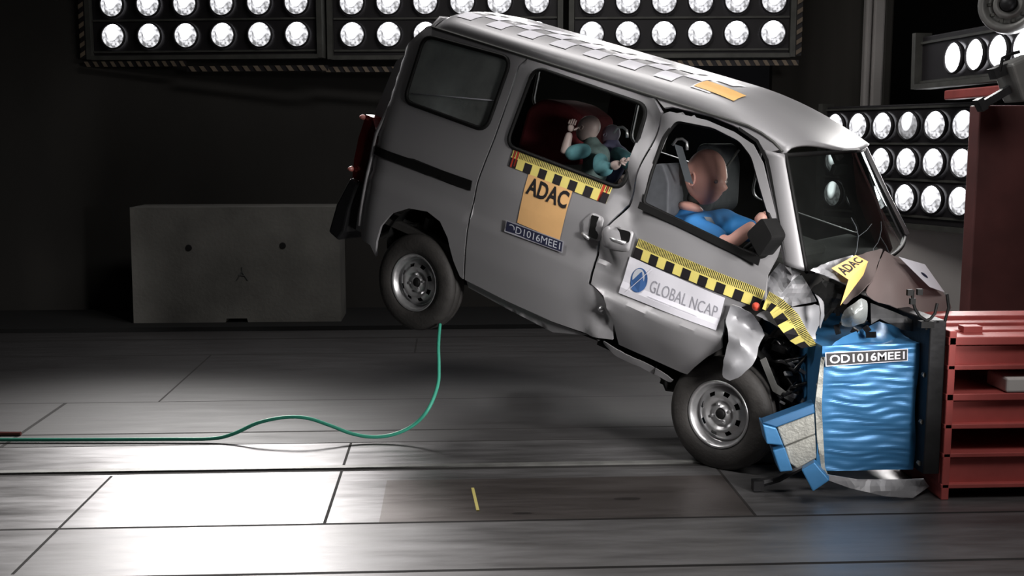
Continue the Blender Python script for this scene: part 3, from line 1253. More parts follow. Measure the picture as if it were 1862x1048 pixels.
def dent(x, z):
    """crumples growing towards the front pillar"""
    y = 0.0
    # B pillar buckle
    d = math.exp(-((x - 1.22) / .09) ** 2)
    y += d * .035 * math.sin((z - 1.0) * 16 + x * 10) * (1 if z > .75 else .35)
    y += .006 * mnoise.noise(Vector((x * 5, z * 5, 3))) * min(1, max(0, (x - .6)))
    if z < .55:
        y += .03 * math.exp(-((x - 1.27) / .06) ** 2) * math.sin(z * 30)
    return y


def sstep(t):
    t = max(0.0, min(1.0, t))
    return t * t * (3 - 2 * t)


def dent_door(x, z):
    y = dent(x, z)
    # pressed crease across the door and a general bow outwards
    y -= .024 * 1.4 * sstep((.640 + (x - 1.36) * .065 - z) / .045)
    y -= .025 * math.sin(max(0, min(1, (x - 1.2) / .9)) * math.pi)
    if z < .62:
        y += .09 * ((.62 - z) / .3) ** 1.5
    y += .012 * mnoise.noise(Vector((x * 7, z * 7, 9))) * min(1, max(0, (x - 1.6) * 2))
    return y


NT, FT, NB, FB = Vector((1.955, -.622, 1.588)), Vector((1.93, .60, 1.60)), Vector((2.262, -.705, 1.10)), Vector((2.31, .66, 1.20))


def wpt(u, v, off=0.0):
    """u 0 near..1 far ; v 0 bottom..1 top"""
    p = (NB * (1 - u) + FB * u) * (1 - v) + (NT * (1 - u) + FT * u) * v
    bul = 4 * u * (1 - u)
    return p + Vector((.125 * bul + off, 0, .045 * bul * v))



S = M['silver']
rq_win = [(773, 64), (931, 107), (884, 238), (735, 184)]
quarter = [('l', -.40, 1.672), ('l', -.425, 1.66), (760, 62), (720, 112), (684, 198), (672, 252), (660, 300), (648, 380), (647, 418), (673, 446), (683, 467), (684, 440), (692, 412), (712, 388), (743, 379),
           (777, 385), (800, 403), (814, 433), (824, 474), (836, 503), (842, 508), (848, 420), (866, 335), (898, 250), (928, 165), (942, 120), ('l', .335, 1.67)]
side_panel('quarter_panel', quarter, [rq_win], S, van, .045)
sd_win = [(973, 122), (1179, 193), (1132, 345), (920, 264)]
sdoor = [('l', .345, 1.67), (945, 120), (931, 166), (901, 251), (869, 336), (851, 421), (845, 509), (920, 547), (1004, 585), (1080, 612), (1114, 618), (1116, 577), (1100, 535), (1070, 516), (1078, 480), (1088, 436), (1138, 372),
         (1168, 300), (1202, 205), ('l', 1.16, 1.67)]
side_panel('sliding_door', sdoor, [sd_win], S, van, .035, dent=dent)
# lower step below the sliding door
side_panel('sill_panel', [(842, 510), (920, 549), (1004, 589), (1078, 616), (1083, 622), (1074, 612), (1000, 606), (915, 562), (846, 524)], [], M['silver'], van, .03, off=-.03)
fd_win = [(1232, 219), (1300, 232), (1348, 256), (1370, 285), (1396, 380), (1414, 440), (1388, 470), (1330, 448), (1169, 370), (1186, 310), (1208, 250)]
fdoor = [(1206, 208), (1222, 203), (1290, 219), (1340, 240), (1372, 262), (1390, 296), (1408, 370), (1424, 440), (1412, 470), (1396, 500), (1392, 545), (1345, 560), (1320, 580), (1319, 600), (1318, 632), (1290, 648), (1264, 668), (1248, 682), (1236, 678), (1180, 652),
         (1122, 628), (1119, 580), (1104, 537), (1076, 516), (1083, 480), (1092, 437), (1142, 376), (1172, 300)]
side_panel('front_door', fdoor, [fd_win], S, van, .02, off=.004, dent=dent_door, hr=.03)
# A pillar with cant rail
pillar = [('l', 1.17, 1.67), (1208, 196), (1222, 194), (1292, 211), (1344, 232), (1378, 256), (1397, 290), (1413, 350), (1428, 420), (1432, 470), (1440, 500), ('l', 2.16, 1.09), ('l', 2.02, 1.30), ('l', 1.86, 1.57), ('l', 1.93, 1.61), ('l', 1.78, 1.655)]


side_panel('pillar', pillar, [], M['silver'], van, .018, off=.002)
mb = MB()
na, nb_ = 24, 8
for i in range(na + 1):
    v = i / na
    pb = wpt(0, v) + Vector((.004, -.002, .004))
    pa = Vector((pb.x - .115, -wside(pb.x - .115, pb.z) - .003, pb.z - .01))
    for j in range(nb_ + 1):
        t = j / nb_
        p = pa.lerp(pb, t) + Vector((.35, -.9, .1)) * (.022 * math.sin(math.pi * t) ** .8)
        mb.v.append(p)
for i in range(na):
    for j in range(nb_):
        a_ = i * (nb_ + 1) + j
        mb.f.append((a_, a_ + 1, a_ + nb_ + 2, a_ + nb_ + 1))
        mb.m.append(0)
solid(mb.build('front_pillar', S, van, True), .01)
side_panel('door_seal', [(1344, 236), (1376, 258), (1394, 294), (1410, 368), (1426, 440), (1431, 468), (1427, 440), (1414, 360), (1399, 290), (1380, 254), (1346, 231)], [], M['black'], van, .02, off=.012)
side_panel('window_ledge', [(1170, 366), (1388, 468), (1384, 482), (1340, 460), (1240, 412), (1166, 378)], [], M['black'], van, .02, off=.040, thick=.008)
# drip seam
ds = MB()
pts = [(interp(t, [0, 1], [-.38, 1.72])) for t in [i / 24 for i in range(25)]]
ds.tube([(x, -.612, 1.668) for x in pts] + [(1.80, -.615, 1.655), (1.88, -.62, 1.63), (1.94, -.628, 1.60)], .008, 6)
ds.build('drip_rail', M['trim'], van)


def ring(name, poly, w, m, off=.008, y=None, r=.07, par=van):
    q = rounded(xz(poly), r, 6)
    q = dense(q, .03)
    c = sum((Vector(p) for p in q), Vector((0, 0))) / len(q)
    mb = MB()
    n = len(q)
    mb.tube([(p[0], -wside(p[0], p[1]) - off, p[1]) for p in q] + [(q[0][0], -wside(*q[0]) - off, q[0][1])], w, 6, cap=False)
    return mb.build(name, m, par, True)


ring('window_seal', rq_win, .013, M['black'], .002)
ring('window_seal', sd_win, .012, M['black'], .000)
ring('window_seal', fd_win, .013, M['black'], .004, r=.03)


def glass_panel(name, poly, m, off=-.008, r=.07, yfac=1):
    q = rounded(xz(poly), r, 6)
    v2_, fs_ = cdt(q, [], .06)
    vs_ = [Vector((v.x, (-wside(v.x, v.y) - off) * yfac, v.y)) for v in v2_]
    return mk(name, vs_, fs_, m, van, smooth=True)


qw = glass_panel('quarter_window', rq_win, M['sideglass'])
for c_ in ([(752, 188), (800, 210), (864, 231)], [(748, 170), (820, 176), (898, 183)]):  # thin pale tubes standing in for reflection lines in the glass
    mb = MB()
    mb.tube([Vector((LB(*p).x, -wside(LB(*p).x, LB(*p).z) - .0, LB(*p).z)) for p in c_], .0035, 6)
    mb.build('pane_glint', M['greytext'], qw, True)
# far side
def xl(poly):
    return xz(poly)


rear_far = [('l', -.40, 1.67), ('l', -.52, 1.2), ('l', -.55, .95), ('l', -.55, .45), ('l', -.3, .4), ('l', -.22, .62), ('l', 0, .68), ('l', .22, .62), ('l', .32, .38), ('l', 1.16, .34), ('l', 1.9, .36), ('l', 1.92, .6), ('l', 2.2, .8), ('l', 2.26, 1.1), ('l', 1.93, 1.6), ('l', 1.8, 1.67)]
fw_far = [('l', 1.33, 1.56), ('l', 1.74, 1.56), ('l', 2.08, 1.12), ('l', 1.34, 1.12)]
sw_far = [('l', .43, 1.6), ('l', 1.17, 1.6), ('l', 1.18, 1.2), ('l', .42, 1.2)]
rq_far = [('l', -.38, 1.6), ('l', .23, 1.6), ('l', .22, 1.22), ('l', -.40, 1.22)]
side_panel('far_side', rear_far, [fw_far, sw_far, rq_far], S, van, .07, mirror=True)
side_panel('far_trim', rear_far, [fw_far, sw_far, rq_far], M['interior'], van, .09, off=-.035, mirror=True, thick=.01)
for g in (fw_far, sw_far, rq_far):
    glass_panel('far_window', g, M['farglass'], yfac=-1)

# roof
nx_, ny_ = 60, 36
vs, fs, mi = [], [], []
for i in range(nx_ + 1):
    for j in range(ny_ + 1):
        s = -1 + 2 * j / ny_
        u = i / nx_
        x0 = -.40 - .05 * (1 - s * s)
        x1 = 1.95 + .13 * (1 - s * s)
        x = x0 + (x1 - x0) * u
        e = abs(s)
        crown = 1.675 + .135 * (1 - e ** 3.6) ** .60
        # roll down at both ends
        fr = max(0, (x - 1.3) / (x1 - 1.3))
        crown = crown - (.085 + .085 * (1 - s * s)) * fr ** 2.0
        rr = max(0, 1 - (x - x0) / .16)
        crown -= .07 * rr ** 2.5
        w = .606 + (.018 * fr)
        vs.append(Vector((x, s * w, crown)))
for i in range(nx_):
    for j in range(ny_):
        a_ = i * (ny_ + 1) + j
        fs.append((a_, a_ + ny_ + 1, a_ + ny_ + 2, a_ + 1))
o = mk('roof', vs, fs, S, van, smooth=True)
solid(o, .012)


def roof_z(x, y):
    s = max(-1, min(1, y / .606))
    crown = 1.675 + .135 * (1 - abs(s) ** 3.6) ** .60
    x1 = 1.95 + .13 * (1 - s * s)
    fr = max(0, (x - 1.3) / (x1 - 1.3))
    crown -= (.085 + .085 * (1 - s * s)) * fr ** 2
    x0 = -.40 - .05 * (1 - s * s)
    rr = max(0, 1 - (x - x0) / .16)
    crown -= .07 * rr ** 2.5
    return crown


# white reference squares on the roof
def roof_patch(mb, x0, x1, y0, y1, m=0, off=.004):
    base = len(mb.v)
    for j in range(4):
        for i in range(4):
            x, y = x0 + (x1 - x0) * i / 3, y0 + (y1 - y0) * j / 3
            mb.v.append(Vector((x, y, roof_z(x, y) + off)))
    for j in range(3):
        for i in range(3):
            a_ = base + j * 4 + i
            mb.f.append((a_, a_ + 1, a_ + 5, a_ + 4))
            mb.m.append(m)


mb = MB()
sq = .115
yr = -.515
for k_ in range(18):
    x = -.30 + k_ * sq
    if x > 1.42:
        break
    if k_ % 2 == 0:
        roof_patch(mb, x, x + sq, yr, yr + .12)
    else:
        roof_patch(mb, x, x + sq, yr + .12, yr + .26)
    if k_ % 2 == 0:
        roof_patch(mb, x, x + sq, yr + .26, yr + .44)
mb.build('roof_checker_tape', M['white'], van)
mb = MB()
roof_patch(mb, 1.32, 1.56, -.50, -.36, 0, .007)
mb.build('roof_sticker', M['orange2'], van)

# tailgate
vs, fs = [], []
nz_, ny2 = 16, 12
for i in range(nz_ + 1):
    z = .36 + (1.735 - .36) * i / nz_
    xr_ = interp(z, [.36, .95, 1.2, 1.67, 1.735], [-.575, -.575, -.52, -.42, -.39])
    for j in range(ny2 + 1):
        s = -1 + 2 * j / ny2
        vs.append(Vector((xr_ - .04 * (1 - s ** 4), s * (wside(-.5, z) - .01), z)))
for i in range(nz_):
    for j in range(ny2):
        a_ = i * (ny2 + 1) + j
        fs.append((a_, a_ + 1, a_ + ny2 + 2, a_ + ny2 + 1))
o = mk('tailgate', vs, fs, S, van, smooth=True)
solid(o, .02, 1)
# rub strip
side_panel('rub_strip', [(684, 258), (859, 329), (856, 347), (681, 279)], [], M['black'], van, .03, off=.008, thick=.01)
# tail lamp
tl = [(680, 208), (692, 213), (686, 258), (676, 300), (668, 330), (652, 322), (656, 290), (664, 250)]
a_ = [LB(x, y) for x, y in tl]
o = mk('tail_lamp', [Vector((p.x + .01, -.70 + (0.02 if p.x < -.57 else 0), p.z)) for p in a_] + [Vector((p.x + .02, -.60, p.z)) for p in a_],
       [tuple(range(8)), tuple(range(15, 7, -1))] + [(i, i + 8, (i + 1) % 8 + 8, (i + 1) % 8) for i in range(8)], M['tail'], van)
for (x, y) in ((679, 213), (655, 306)):
    q = LB(x, y)
    mb = MB()
    mb.lathe([(0, -.03), (.012, -.024), (.018, 0)], 12, 'Y', (q.x + .008, -.70, q.z))
    mb.build('lens_spot', M['tailw'], o, True)
# rear bumper
mb = MB()
p_top, p_bot = LB(650, 325), LB(632, 430)
bp = [LB(651, 322), LB(668, 332), LB(652, 380), LB(647, 420), LB(640, 436), LB(620, 420), LB(628, 370)]
n = len(bp)
mb.add([Vector((p.x, -.69, p.z)) for p in bp] + [Vector((p.x, .69, p.z)) for p in bp], [tuple(range(n)), tuple(range(2 * n - 1, n - 1, -1))] + [(i, i + n, (i + 1) % n + n, (i + 1) % n) for i in range(n)])
bevel(mb.build('rear_bumper', M['blackgloss'], van), .02, 3)
# wheel arch liner and mud flap
mb = MB()
arc = [(-.30 + .0, .30)] + [(-.02 + .30 * math.cos(t), .36 + .28 * math.sin(t)) for t in [math.pi * (1 - i / 12) for i in range(13)]]
for i in range(len(arc) - 1):
    (x0, z0), (x1, z1) = arc[i], arc[i + 1]
    mb.add([(x0, -.69, z0), (x1, -.69, z1), (x1, -.40, z1), (x0, -.40, z0)], [(0, 1, 2, 3)])
mb.add([(x, -.40, z) for x, z in arc], [tuple(range(len(arc)))])
o = mb.build('wheel_arch_liner', M['black'], van)
mb = MB()
q = LB(735, 402, -.6)
mb.box((q.x, -.58, q.z), (.26, .05, .03))
mb.box((q.x + .16, -.56, q.z - .02), (.03, .05, .18))
mb.tube([(q.x - .15, -.6, q.z - .16), (q.x, -.6, q.z - .03), (q.x + .12, -.6, q.z + .01)], .018, 8)
mb.build('suspension_link', M['greysteel'], van)
# underbody and rear axle
mb = MB()
mb.box((.9, 0, .36), (2.2, 1.26, .10))
mb.box((-.35, 0, .40), (.3, 1.2, .10))
mb.tube([(-.015, -.6, .19), (-.015, .6, .19)], .05, 10)
mb.box((.55, -.35, .28), (.5, .3, .12))
mb.tube([(.35, -.52, .29), (.9, -.50, .27), (1.3, -.5, .29)], .03, 8)
mb.tube([(-.015, -.5, .19), (.5, -.5, .33)], .022, 8)
mb.build('underbody', M['black'], van)

# sill under the front door
o, _ = sheet('sill', [(1092, 612, .03), (1112, 622, -.02), (1122, 632, .03), (1180, 658, .03), (1233, 690, .03), (1222, 704, .05), (1170, 676, .06), (1118, 656, .06), (1103, 640, .05), (1090, 625, .04)],
             M['silver'], van, noise_a=.02, noise_s=14, step=8, smooth=True)
mb = MB()
mb.box((1.62, -.60, .33), (.75, .06, .10))
mb.build('sill_box', M['black'], van)

# handles
def recess(name, poly, m, off=.006, r=.02):
    q = rounded(xz(poly), r, 5)
    v2_, fs_ = cdt(q, [], .03)
    vs_ = [Vector((v.x, -wside(v.x, v.y) - off - .004 + (dent(v.x, v.y) if v.x > 1.1 else 0), v.y)) for v in v2_]
    f2_ = []
    for f in fs_:
        n_ = (vs_[f[1]] - vs_[f[0]]).cross(vs_[f[2]] - vs_[f[0]])
        f2_.append(f if n_.y < 0 else f[::-1])
    o_ = mk(name, vs_, f2_, m, van, smooth=True)
    return solid(o_, .012)


h1 = recess('sliding_door_handle', [(1058, 405), (1078, 386), (1102, 396), (1092, 440), (1060, 432)], M['silver'], .004)
q = rounded(xz([(1078, 390), (1098, 397), (1088, 436), (1072, 430)]), .012)
mk('grip_slot', [Vector((p[0], -wside(*p) - .014, p[1])) for p in q], [tuple(range(len(q)))], M['black'], h1)
mb = MB()
q0, q1 = LB(1061, 424), LB(1074, 434)
mb.tube([(q0.x, -.745, q0.z), ((q0.x + q1.x) / 2, -.752, (q0.z + q1.z) / 2), (q1.x, -.745, q1.z)], .010, 8)
mb.build('chrome_latch', M['rim'], h1, True)
h2 = recess('front_door_handle', [(1104, 420), (1116, 408), (1158, 420), (1150, 458), (1104, 448)], M['silver'], .030)
q = rounded(xz([(1114, 410), (1156, 421), (1152, 442), (1113, 430)]), .02)
mk('grip_slot', [Vector((p[0], -wside(*p) - .048, p[1])) for p in q], [tuple(range(len(q)))], M['black'], h2)
mb = MB()
q0, q1 = LB(1111, 428), LB(1147, 441)
mb.tube([(q0.x, -.785, q0.z), ((q0.x + q1.x) / 2, -.795, (q0.z + q1.z) / 2 - .003), (q1.x, -.785, q1.z)], .010, 8)
mb.build('pull_bar', M['rim'], h2, True)
# latch plate bolts at the buckled sliding door edge
q = LB(1094, 562)
mb = MB()
mb.lathe([(0, -.02), (.014, -.015), (.018, 0)], 10, 'Y', (q.x, -.735, q.z))
mb.build('striker_bolt', M['rim'], van, True)


# stickers -----------------------------------------------------------
def q2(pts):
    return [Vector((LB(x, y).x, LB(x, y).z)) for x, y in pts]


def tape(name, quad, nsq, nt, parent, start_black=True, ends=False, surf=None, off=.004):
    it = []
    for i in range(nsq):
        if (i % 2 == 0) == start_black:
            it.append(('rect', (i / nsq, (i + 1) / nsq, .0, .52), 1))
    for i in range(nt):
        it.append(('rect', ((i + .0) / nt, (i + .38) / nt, .60, 1.0), 1))
    if ends:
        it.append(('rect', (.018, .035, 0, 1), 2))
        it.append(('rect', (.05, .07, 0.1, 1), 2))
        it.append(('rect', (.915, .94, 0, 1), 2))
        it.append(('rect', (.96, .975, 0.3, 1), 2))
    return decal(name, quad, [M['yellow'], M['tapeblack'], M['tapered']], parent, it, nx=24, ny=2, off=off, surf=surf)


tape('ruler_tape', q2([(934, 271), (1116, 337), (1102, 371), (925, 302)]), 13, 60, van, True, True)
decal('orange_sticker', q2([(962, 316), (1042, 347), (1018, 438), (941, 405)]), [M['orange']], van,
      [('text', 'ADAC', (.05, .97, .62, .96), M['tapeblack'], 'lettering', .03)])
decal('code_sticker', q2([(923, 400), (1028, 439), (1025, 460), (919, 421)]), [M['greytext'], M['darkblue']], van,
      [('rect', (.02, .98, .08, .92), 1), ('text', 'OD1016MEE1', (.05, .95, .2, .8), M['greyprint'], 'lettering', .0)], off=.013, nx=16)
dsurf = lambda p, o_: Vector((p.x, -wside(p.x, p.y) - .004 + dent_door(p.x, p.y) - o_, p.y))
tape('ruler_tape', q2([(1165, 433), (1393, 529), (1382, 561), (1155, 466)]), 15, 76, van, True, False, surf=dsurf, off=.007)
gq = q2([(1150, 466), (1322, 541), (1306, 600), (1129, 532)])
cx, cy = .16, .52
ru, rv = .088, .33


def ell(cx, cy, a, b, n=28, t0=0, t1=2 * math.pi):
    return [(cx + a * math.cos(t0 + (t1 - t0) * i / n), cy + b * math.sin(t0 + (t1 - t0) * i / n)) for i in range(n)]


arc_text = []
decal('banner_sticker', gq, [M['white']], van,
      [('poly', ell(cx, cy, ru, rv), M['blueprint'], 'emblem', .0016),
       ('poly', ell(cx - .012, cy + .06, ru * .72, rv * .72), M['greyprint'], 'emblem_highlight', .0024),
       ('poly', ell(cx + .022, cy - .10, ru * .36, rv * .36), M['tapeblack'], 'emblem_pupil', .0030),
       ('poly', [(cx - .09, cy - .42), (cx - .087, cy - .43), (cx + .098, cy + .42), (cx + .095, cy + .43)], M['white'], 'emblem_slash', .0036),
       ('text', 'GLOBAL NCAP', (.29, .965, .34, .68), M['greytext'], 'lettering', -.006),
       ('rect', (.30, .80, .20, .225), 0)], nx=24, ny=6, off=.007, surf=dsurf)
# small orange mark with reflector where the tape bends
q = LB(1381, 556)
mb = MB()
mb.lathe([(0, -.012), (.012, -.010), (.022, 0)], 14, 'Y', (q.x, -.775, q.z))
mb.build('red_marker', M['tapered'], van, True)

# crumpled front quarter ------------------------------------------------
FEN = M['silver_b']
# upper fender, from the pillar foot to the headlamp
fo, fdep = sheet('front_fender', [(1440, 556, -.04), (1484, 547, .03), (1500, 550, .10), (1503, 568, .13), (1499, 590, .14), (1486, 608, .10), (1494, 628, .08),
                                  (1478, 634, .04), (1452, 622, .0), (1420, 606, -.03), (1390, 585, -.06), (1366, 575, -.05), (1380, 562, -.04), (1405, 556, -.05)],
                 FEN, van, inner=[(1430, 580, -.06), (1470, 580, .02), (1450, 605, -.02)], noise_a=.005, noise_s=9, step=8, thick=.004, smooth=True, power=1.8)
sheet('wing_panel', [(1418, 478, .05), (1456, 497, .02), (1438, 512, -.02), (1414, 545, -.02), (1390, 548, .0), (1386, 528, .04), (1400, 500, .06)], FEN, van, noise_a=.004, step=8, thick=.004, power=1.6)
sheet('wing_facet', [(1456, 497, .16), (1474, 526, .15), (1484, 548, .06), (1440, 557, -.04), (1412, 547, -.02), (1436, 514, .06)], FEN, van, noise_a=.0, step=8, thick=.004, power=1.6)
# hanging torn flap over the wheel
sheet('torn_fender', [(1322, 548, -.06), (1340, 552, -.05), (1366, 562, -.02), (1385, 585, .0), (1398, 612, .04), (1384, 632, .0), (1378, 660, -.05), (1352, 688, -.08), (1336, 696, -.08), (1326, 703, -.10), (1308, 690, -.12),
                      (1310, 655, -.12), (1321, 620, -.10), (1314, 585, -.08)], FEN, van,
      inner=[(1338, 575, .03), (1345, 620, -.14), (1360, 640, -.10), (1330, 665, -.15), (1364, 600, .06)], noise_a=.008, noise_s=7, step=8, thick=.004, smooth=True)


# bent tape on the fender
def tape_px(name, spine, n, parent, lift=.02):
    """spine: list of (upper px, lower px) pairs"""
    mb = MB()
    segs = len(spine) - 1

    def at(u, v):
        s = min(segs - 1e-6, u * segs)
        i = int(s)
        t = s - i
        up_ = Vector(spine[i][0]).lerp(Vector(spine[i + 1][0]), t)
        lo_ = Vector(spine[i][1]).lerp(Vector(spine[i + 1][1]), t)
        return lo_.lerp(up_, v)

    def pt(u, v, o_):
        a_ = at(u, v)
        return to_local(P(a_.x, a_.y, side_depth(a_.x, a_.y) + min(.0, fdep(a_)) - lift - o_))
    N_ = 24
    for i in range(N_):
        mb.add([pt(i / N_, 0, 0), pt((i + 1) / N_, 0, 0), pt((i + 1) / N_, 1, 0), pt(i / N_, 1, 0)], [(0, 1, 2, 3)], 0)
    for i in range(n):
        if i % 2:
            mb.add([pt(i / n, 0, .003), pt((i + 1) / n, 0, .003), pt((i + 1) / n, .52, .003), pt(i / n, .52, .003)], [(0, 1, 2, 3)], 1)
    nt = n * 5
    for i in range(nt):
        mb.add([pt(i / nt, .58, .003), pt((i + .4) / nt, .58, .003), pt((i + .4) / nt, 1, .003), pt(i / nt, 1, .003)], [(0, 1, 2, 3)], 1)
    return mb.build(name, [M['yellow'], M['tapeblack']], parent)


tape_px('ruler_tape', [((1398, 530), (1386, 562)), ((1424, 545), (1400, 568)), ((1452, 572), (1414, 592)), ((1468, 602), (1436, 620)), ((1486, 628), (1458, 634))], 8, van, .035)

# engine bay lumps
def eng(px_, py_, dy):
    d = side_depth(px_, py_) + dy
    return to_local(P(px_, py_, d))


mb = MB()
rnd = random.Random(7)
for i in range(70):
    px_, py_ = rnd.uniform(1388, 1486), rnd.uniform(612, 742)
    if py_ < 650 and px_ < 1405:
        continue
    s = rnd.uniform(.03, .10)
    mb.box(eng(px_, py_, rnd.uniform(.12, .30)), (s, s * rnd.uniform(.4, 1.2), s * rnd.uniform(.3, 1)), Matrix.Rotation(rnd.uniform(0, 3), 3, Vector((rnd.random(), rnd.random(), rnd.random())).normalized()))
o = mb.build('engine', M['blackgloss'], van)
bevel(o, .006)
mb = MB()
for i in range(12):
    px_, py_ = rnd.uniform(1405, 1488), rnd.uniform(640, 735)
    s = rnd.uniform(.015, .04)
    mb = MB()
    mb.box(eng(px_, py_, rnd.uniform(.05, .15)), (s * 1.6, s * .4, s * .7), Matrix.Rotation(rnd.uniform(0, 3), 3, Vector((rnd.random(), rnd.random(), rnd.random())).normalized()))
    bevel(mb.build('bracket', M['silver_b'], van), .003)
mb = MB()
for i in range(6):
    px_, py_ = rnd.uniform(1400, 1440), rnd.uniform(640, 720)
    mb.tube([eng(px_, py_, .1), eng(px_ + 20, py_ + rnd.uniform(-30, 30), .02), eng(px_ + 45, py_ + rnd.uniform(-30, 10), .08), eng(px_ + 60, py_ + rnd.uniform(-20, 20), .15)], .010, 7)
mb.build('hose', M['blackgloss'], van, True)
sheet('bumper_bracket', [(1382, 655, .0), (1392, 650, .0), (1412, 700, .02), (1445, 725, .05), (1440, 732, .05), (1405, 712, .02)], M['greysteel'], van, noise_a=.01, step=7)
sheet('inner_wing', [(1396, 612, .12), (1440, 622, .12), (1494, 640, .2), (1492, 740, .25), (1440, 752, .25), (1395, 760, .25), (1384, 700, .2), (1384, 640, .15)], M['blackgloss'], van, noise_a=.10, noise_s=11, step=9, thick=.004)

# dashboard cowl strip, scuttle
sheet('cowl', [(1444, 494, 0.16), (1464, 484, 0.16), (1480, 492, 0.24), (1500, 510, 0.34), (1528, 520, 0.44), (1545, 512, 0.49), (1520, 560, 0.44), (1500, 585, 0.39), (1490, 545, 0.24), (1470, 520, 0.19)], M['black'], van, noise_a=.03, noise_s=12, step=9)
# hood, folded into a tent; base depth 5.75
hb = 5.62
sheet('hood', [(1508, 474, .10), (1550, 462, .10), (1600, 446, .12), (1614, 450, .08), (1592, 510, -.14), (1574, 532, -.16), (1535, 562, -.06), (1524, 556, .0), (1543, 512, .04)], M['hood'], van, base=hb,
      inner=[(1600, 470, -.02), (1580, 500, -.08), (1560, 500, .0)], noise_a=.008, noise_s=6, step=8, thick=.005, seed=5, smooth=True, power=1.6)
sheet('hood', [(1606, 447, .08), (1636, 464, .14), (1690, 482, .26), (1712, 515, .22), (1738, 560, .16), (1728, 575, .10), (1664, 582, -.02), (1625, 566, -.08), (1578, 550, -.12), (1566, 532, -.13), (1582, 508, -.11)], M['hood'], van, base=hb,
      inner=[(1604, 480, -.03), (1625, 520, -.04), (1670, 530, .08)], noise_a=.010, noise_s=5, step=9, thick=.005, seed=9, smooth=True, power=1.6)
sheet('hood_edge', [(1474, 492, .0), (1508, 476, .04), (1550, 464, .12), (1558, 470, .12), (1518, 490, .02), (1545, 506, .04), (1540, 518, .0), (1508, 504, -.03)], M['silver_b'], van, base=5.30, noise_a=.004, step=7, smooth=False)


def plane_decal(name, quad_px, depths, mats, parent, items):
    cs = [P(x, y, d) for (x, y), d in zip(quad_px, depths)]

    def surf(p, o_):
        u, v = p.x, p.y
        q_ = (cs[3] * (1 - u) + cs[2] * u) * (1 - v) + (cs[0] * (1 - u) + cs[1] * u) * v
        return to_local(q_ - (q_ - CAMPOS).normalized() * o_)
    return decal(name, [(0, 1), (1, 1), (1, 0), (0, 0)], mats, parent, items, nx=6, ny=4, off=.0, surf=surf)


plane_decal('hood_sticker', [(1512, 488), (1556, 464), (1579, 476), (1543, 509)], [5.27, 5.32, 5.33, 5.25], [M['orange2']], van,
            [('text', 'ADAC', (.06, .94, .25, .85), M['tapeblack'], 'lettering', .03)])
plane_decal('hood_tape', [(1543, 509), (1578, 477), (1570, 500), (1528, 556)], [5.25, 5.33, 5.33, 5.22], [M['orange2']], van, [])
plane_decal('hood_plate', [(1634, 467), (1682, 481), (1718, 532), (1690, 522)], [hb + .02, hb + .10, hb + .10, hb + .0], [M['white']], van,
            [('poly', ell(.5, .5, .12, .1, 12), M['darkblue'], 'emblem', .003)])
# headlamp: crushed clear shell
sheet('headlamp', [(1524, 585, 0), (1530, 560, -.02), (1552, 548, -.05), (1565, 536, -.04), (1582, 545, -.04), (1583, 575, -.04), (1576, 592, -.02), (1545, 600, 0), (1525, 598, .02)], M['lens'], van, base=5.36,
      inner=[(1552, 572, -.14), (1570, 560, -.12)], noise_a=.03, noise_s=14, step=7, thick=.004, smooth=True)
mb = MB()
q = to_local(P(1548, 578, 5.38))
for i in range(9):
    mb = MB()
    mb.box(q + Vector((rnd.uniform(-.10, .12), rnd.uniform(-.03, .1), rnd.uniform(-.10, .03))), (rnd.uniform(.02, .05), .02, rnd.uniform(.01, .03)), Matrix.Rotation(rnd.uniform(0, 3), 3, 'Y'))
    mb.build('grille_fragment', M['blackgloss'], van)
# white rolled flange beside the cowl opening
sheet('wing_roll', [(1476, 530, -.02), (1492, 535, -.04), (1503, 548, -.02), (1503, 575, .0), (1494, 604, .0), (1486, 600, -.04), (1490, 570, -.08), (1486, 550, -.08)], FEN, van, noise_a=.01, step=6, smooth=True)
# dark radiator support under the hood
sheet('radiator_support', [(1583, 551, 0), (1625, 567, 0), (1664, 584, -.02), (1680, 606, -.02), (1640, 600, .0), (1600, 580, .0), (1584, 590, 0)], M['darksteel'], van, base=5.42, noise_a=.02, step=8)
# wiper arm and hooks at the barrier corner
mb = MB()
for pts in ([(1660, 528), (1659, 545), (1664, 562), (1672, 575), (1684, 583)], [(1684, 583), (1692, 580), (1700, 570), (1704, 552)], [(1722, 535), (1725, 560), (1718, 585)], [(1684, 583), (1684, 600)]):
    mb.tube([P(x, y, 5.15) for x, y in pts], .007, 7)
for x, y in ((1654, 532), (1672, 531), (1659, 548)):
    mb.box(P(x, y, 5.15), (.024, .02, .028))
mb.box(P(1684, 590, 5.15), (.06, .04, .03))
tag(mb.build('cable_hooks', M['black']), 'small black bent rods and clips sticking up at the top corner of the blue barrier', 'debris')

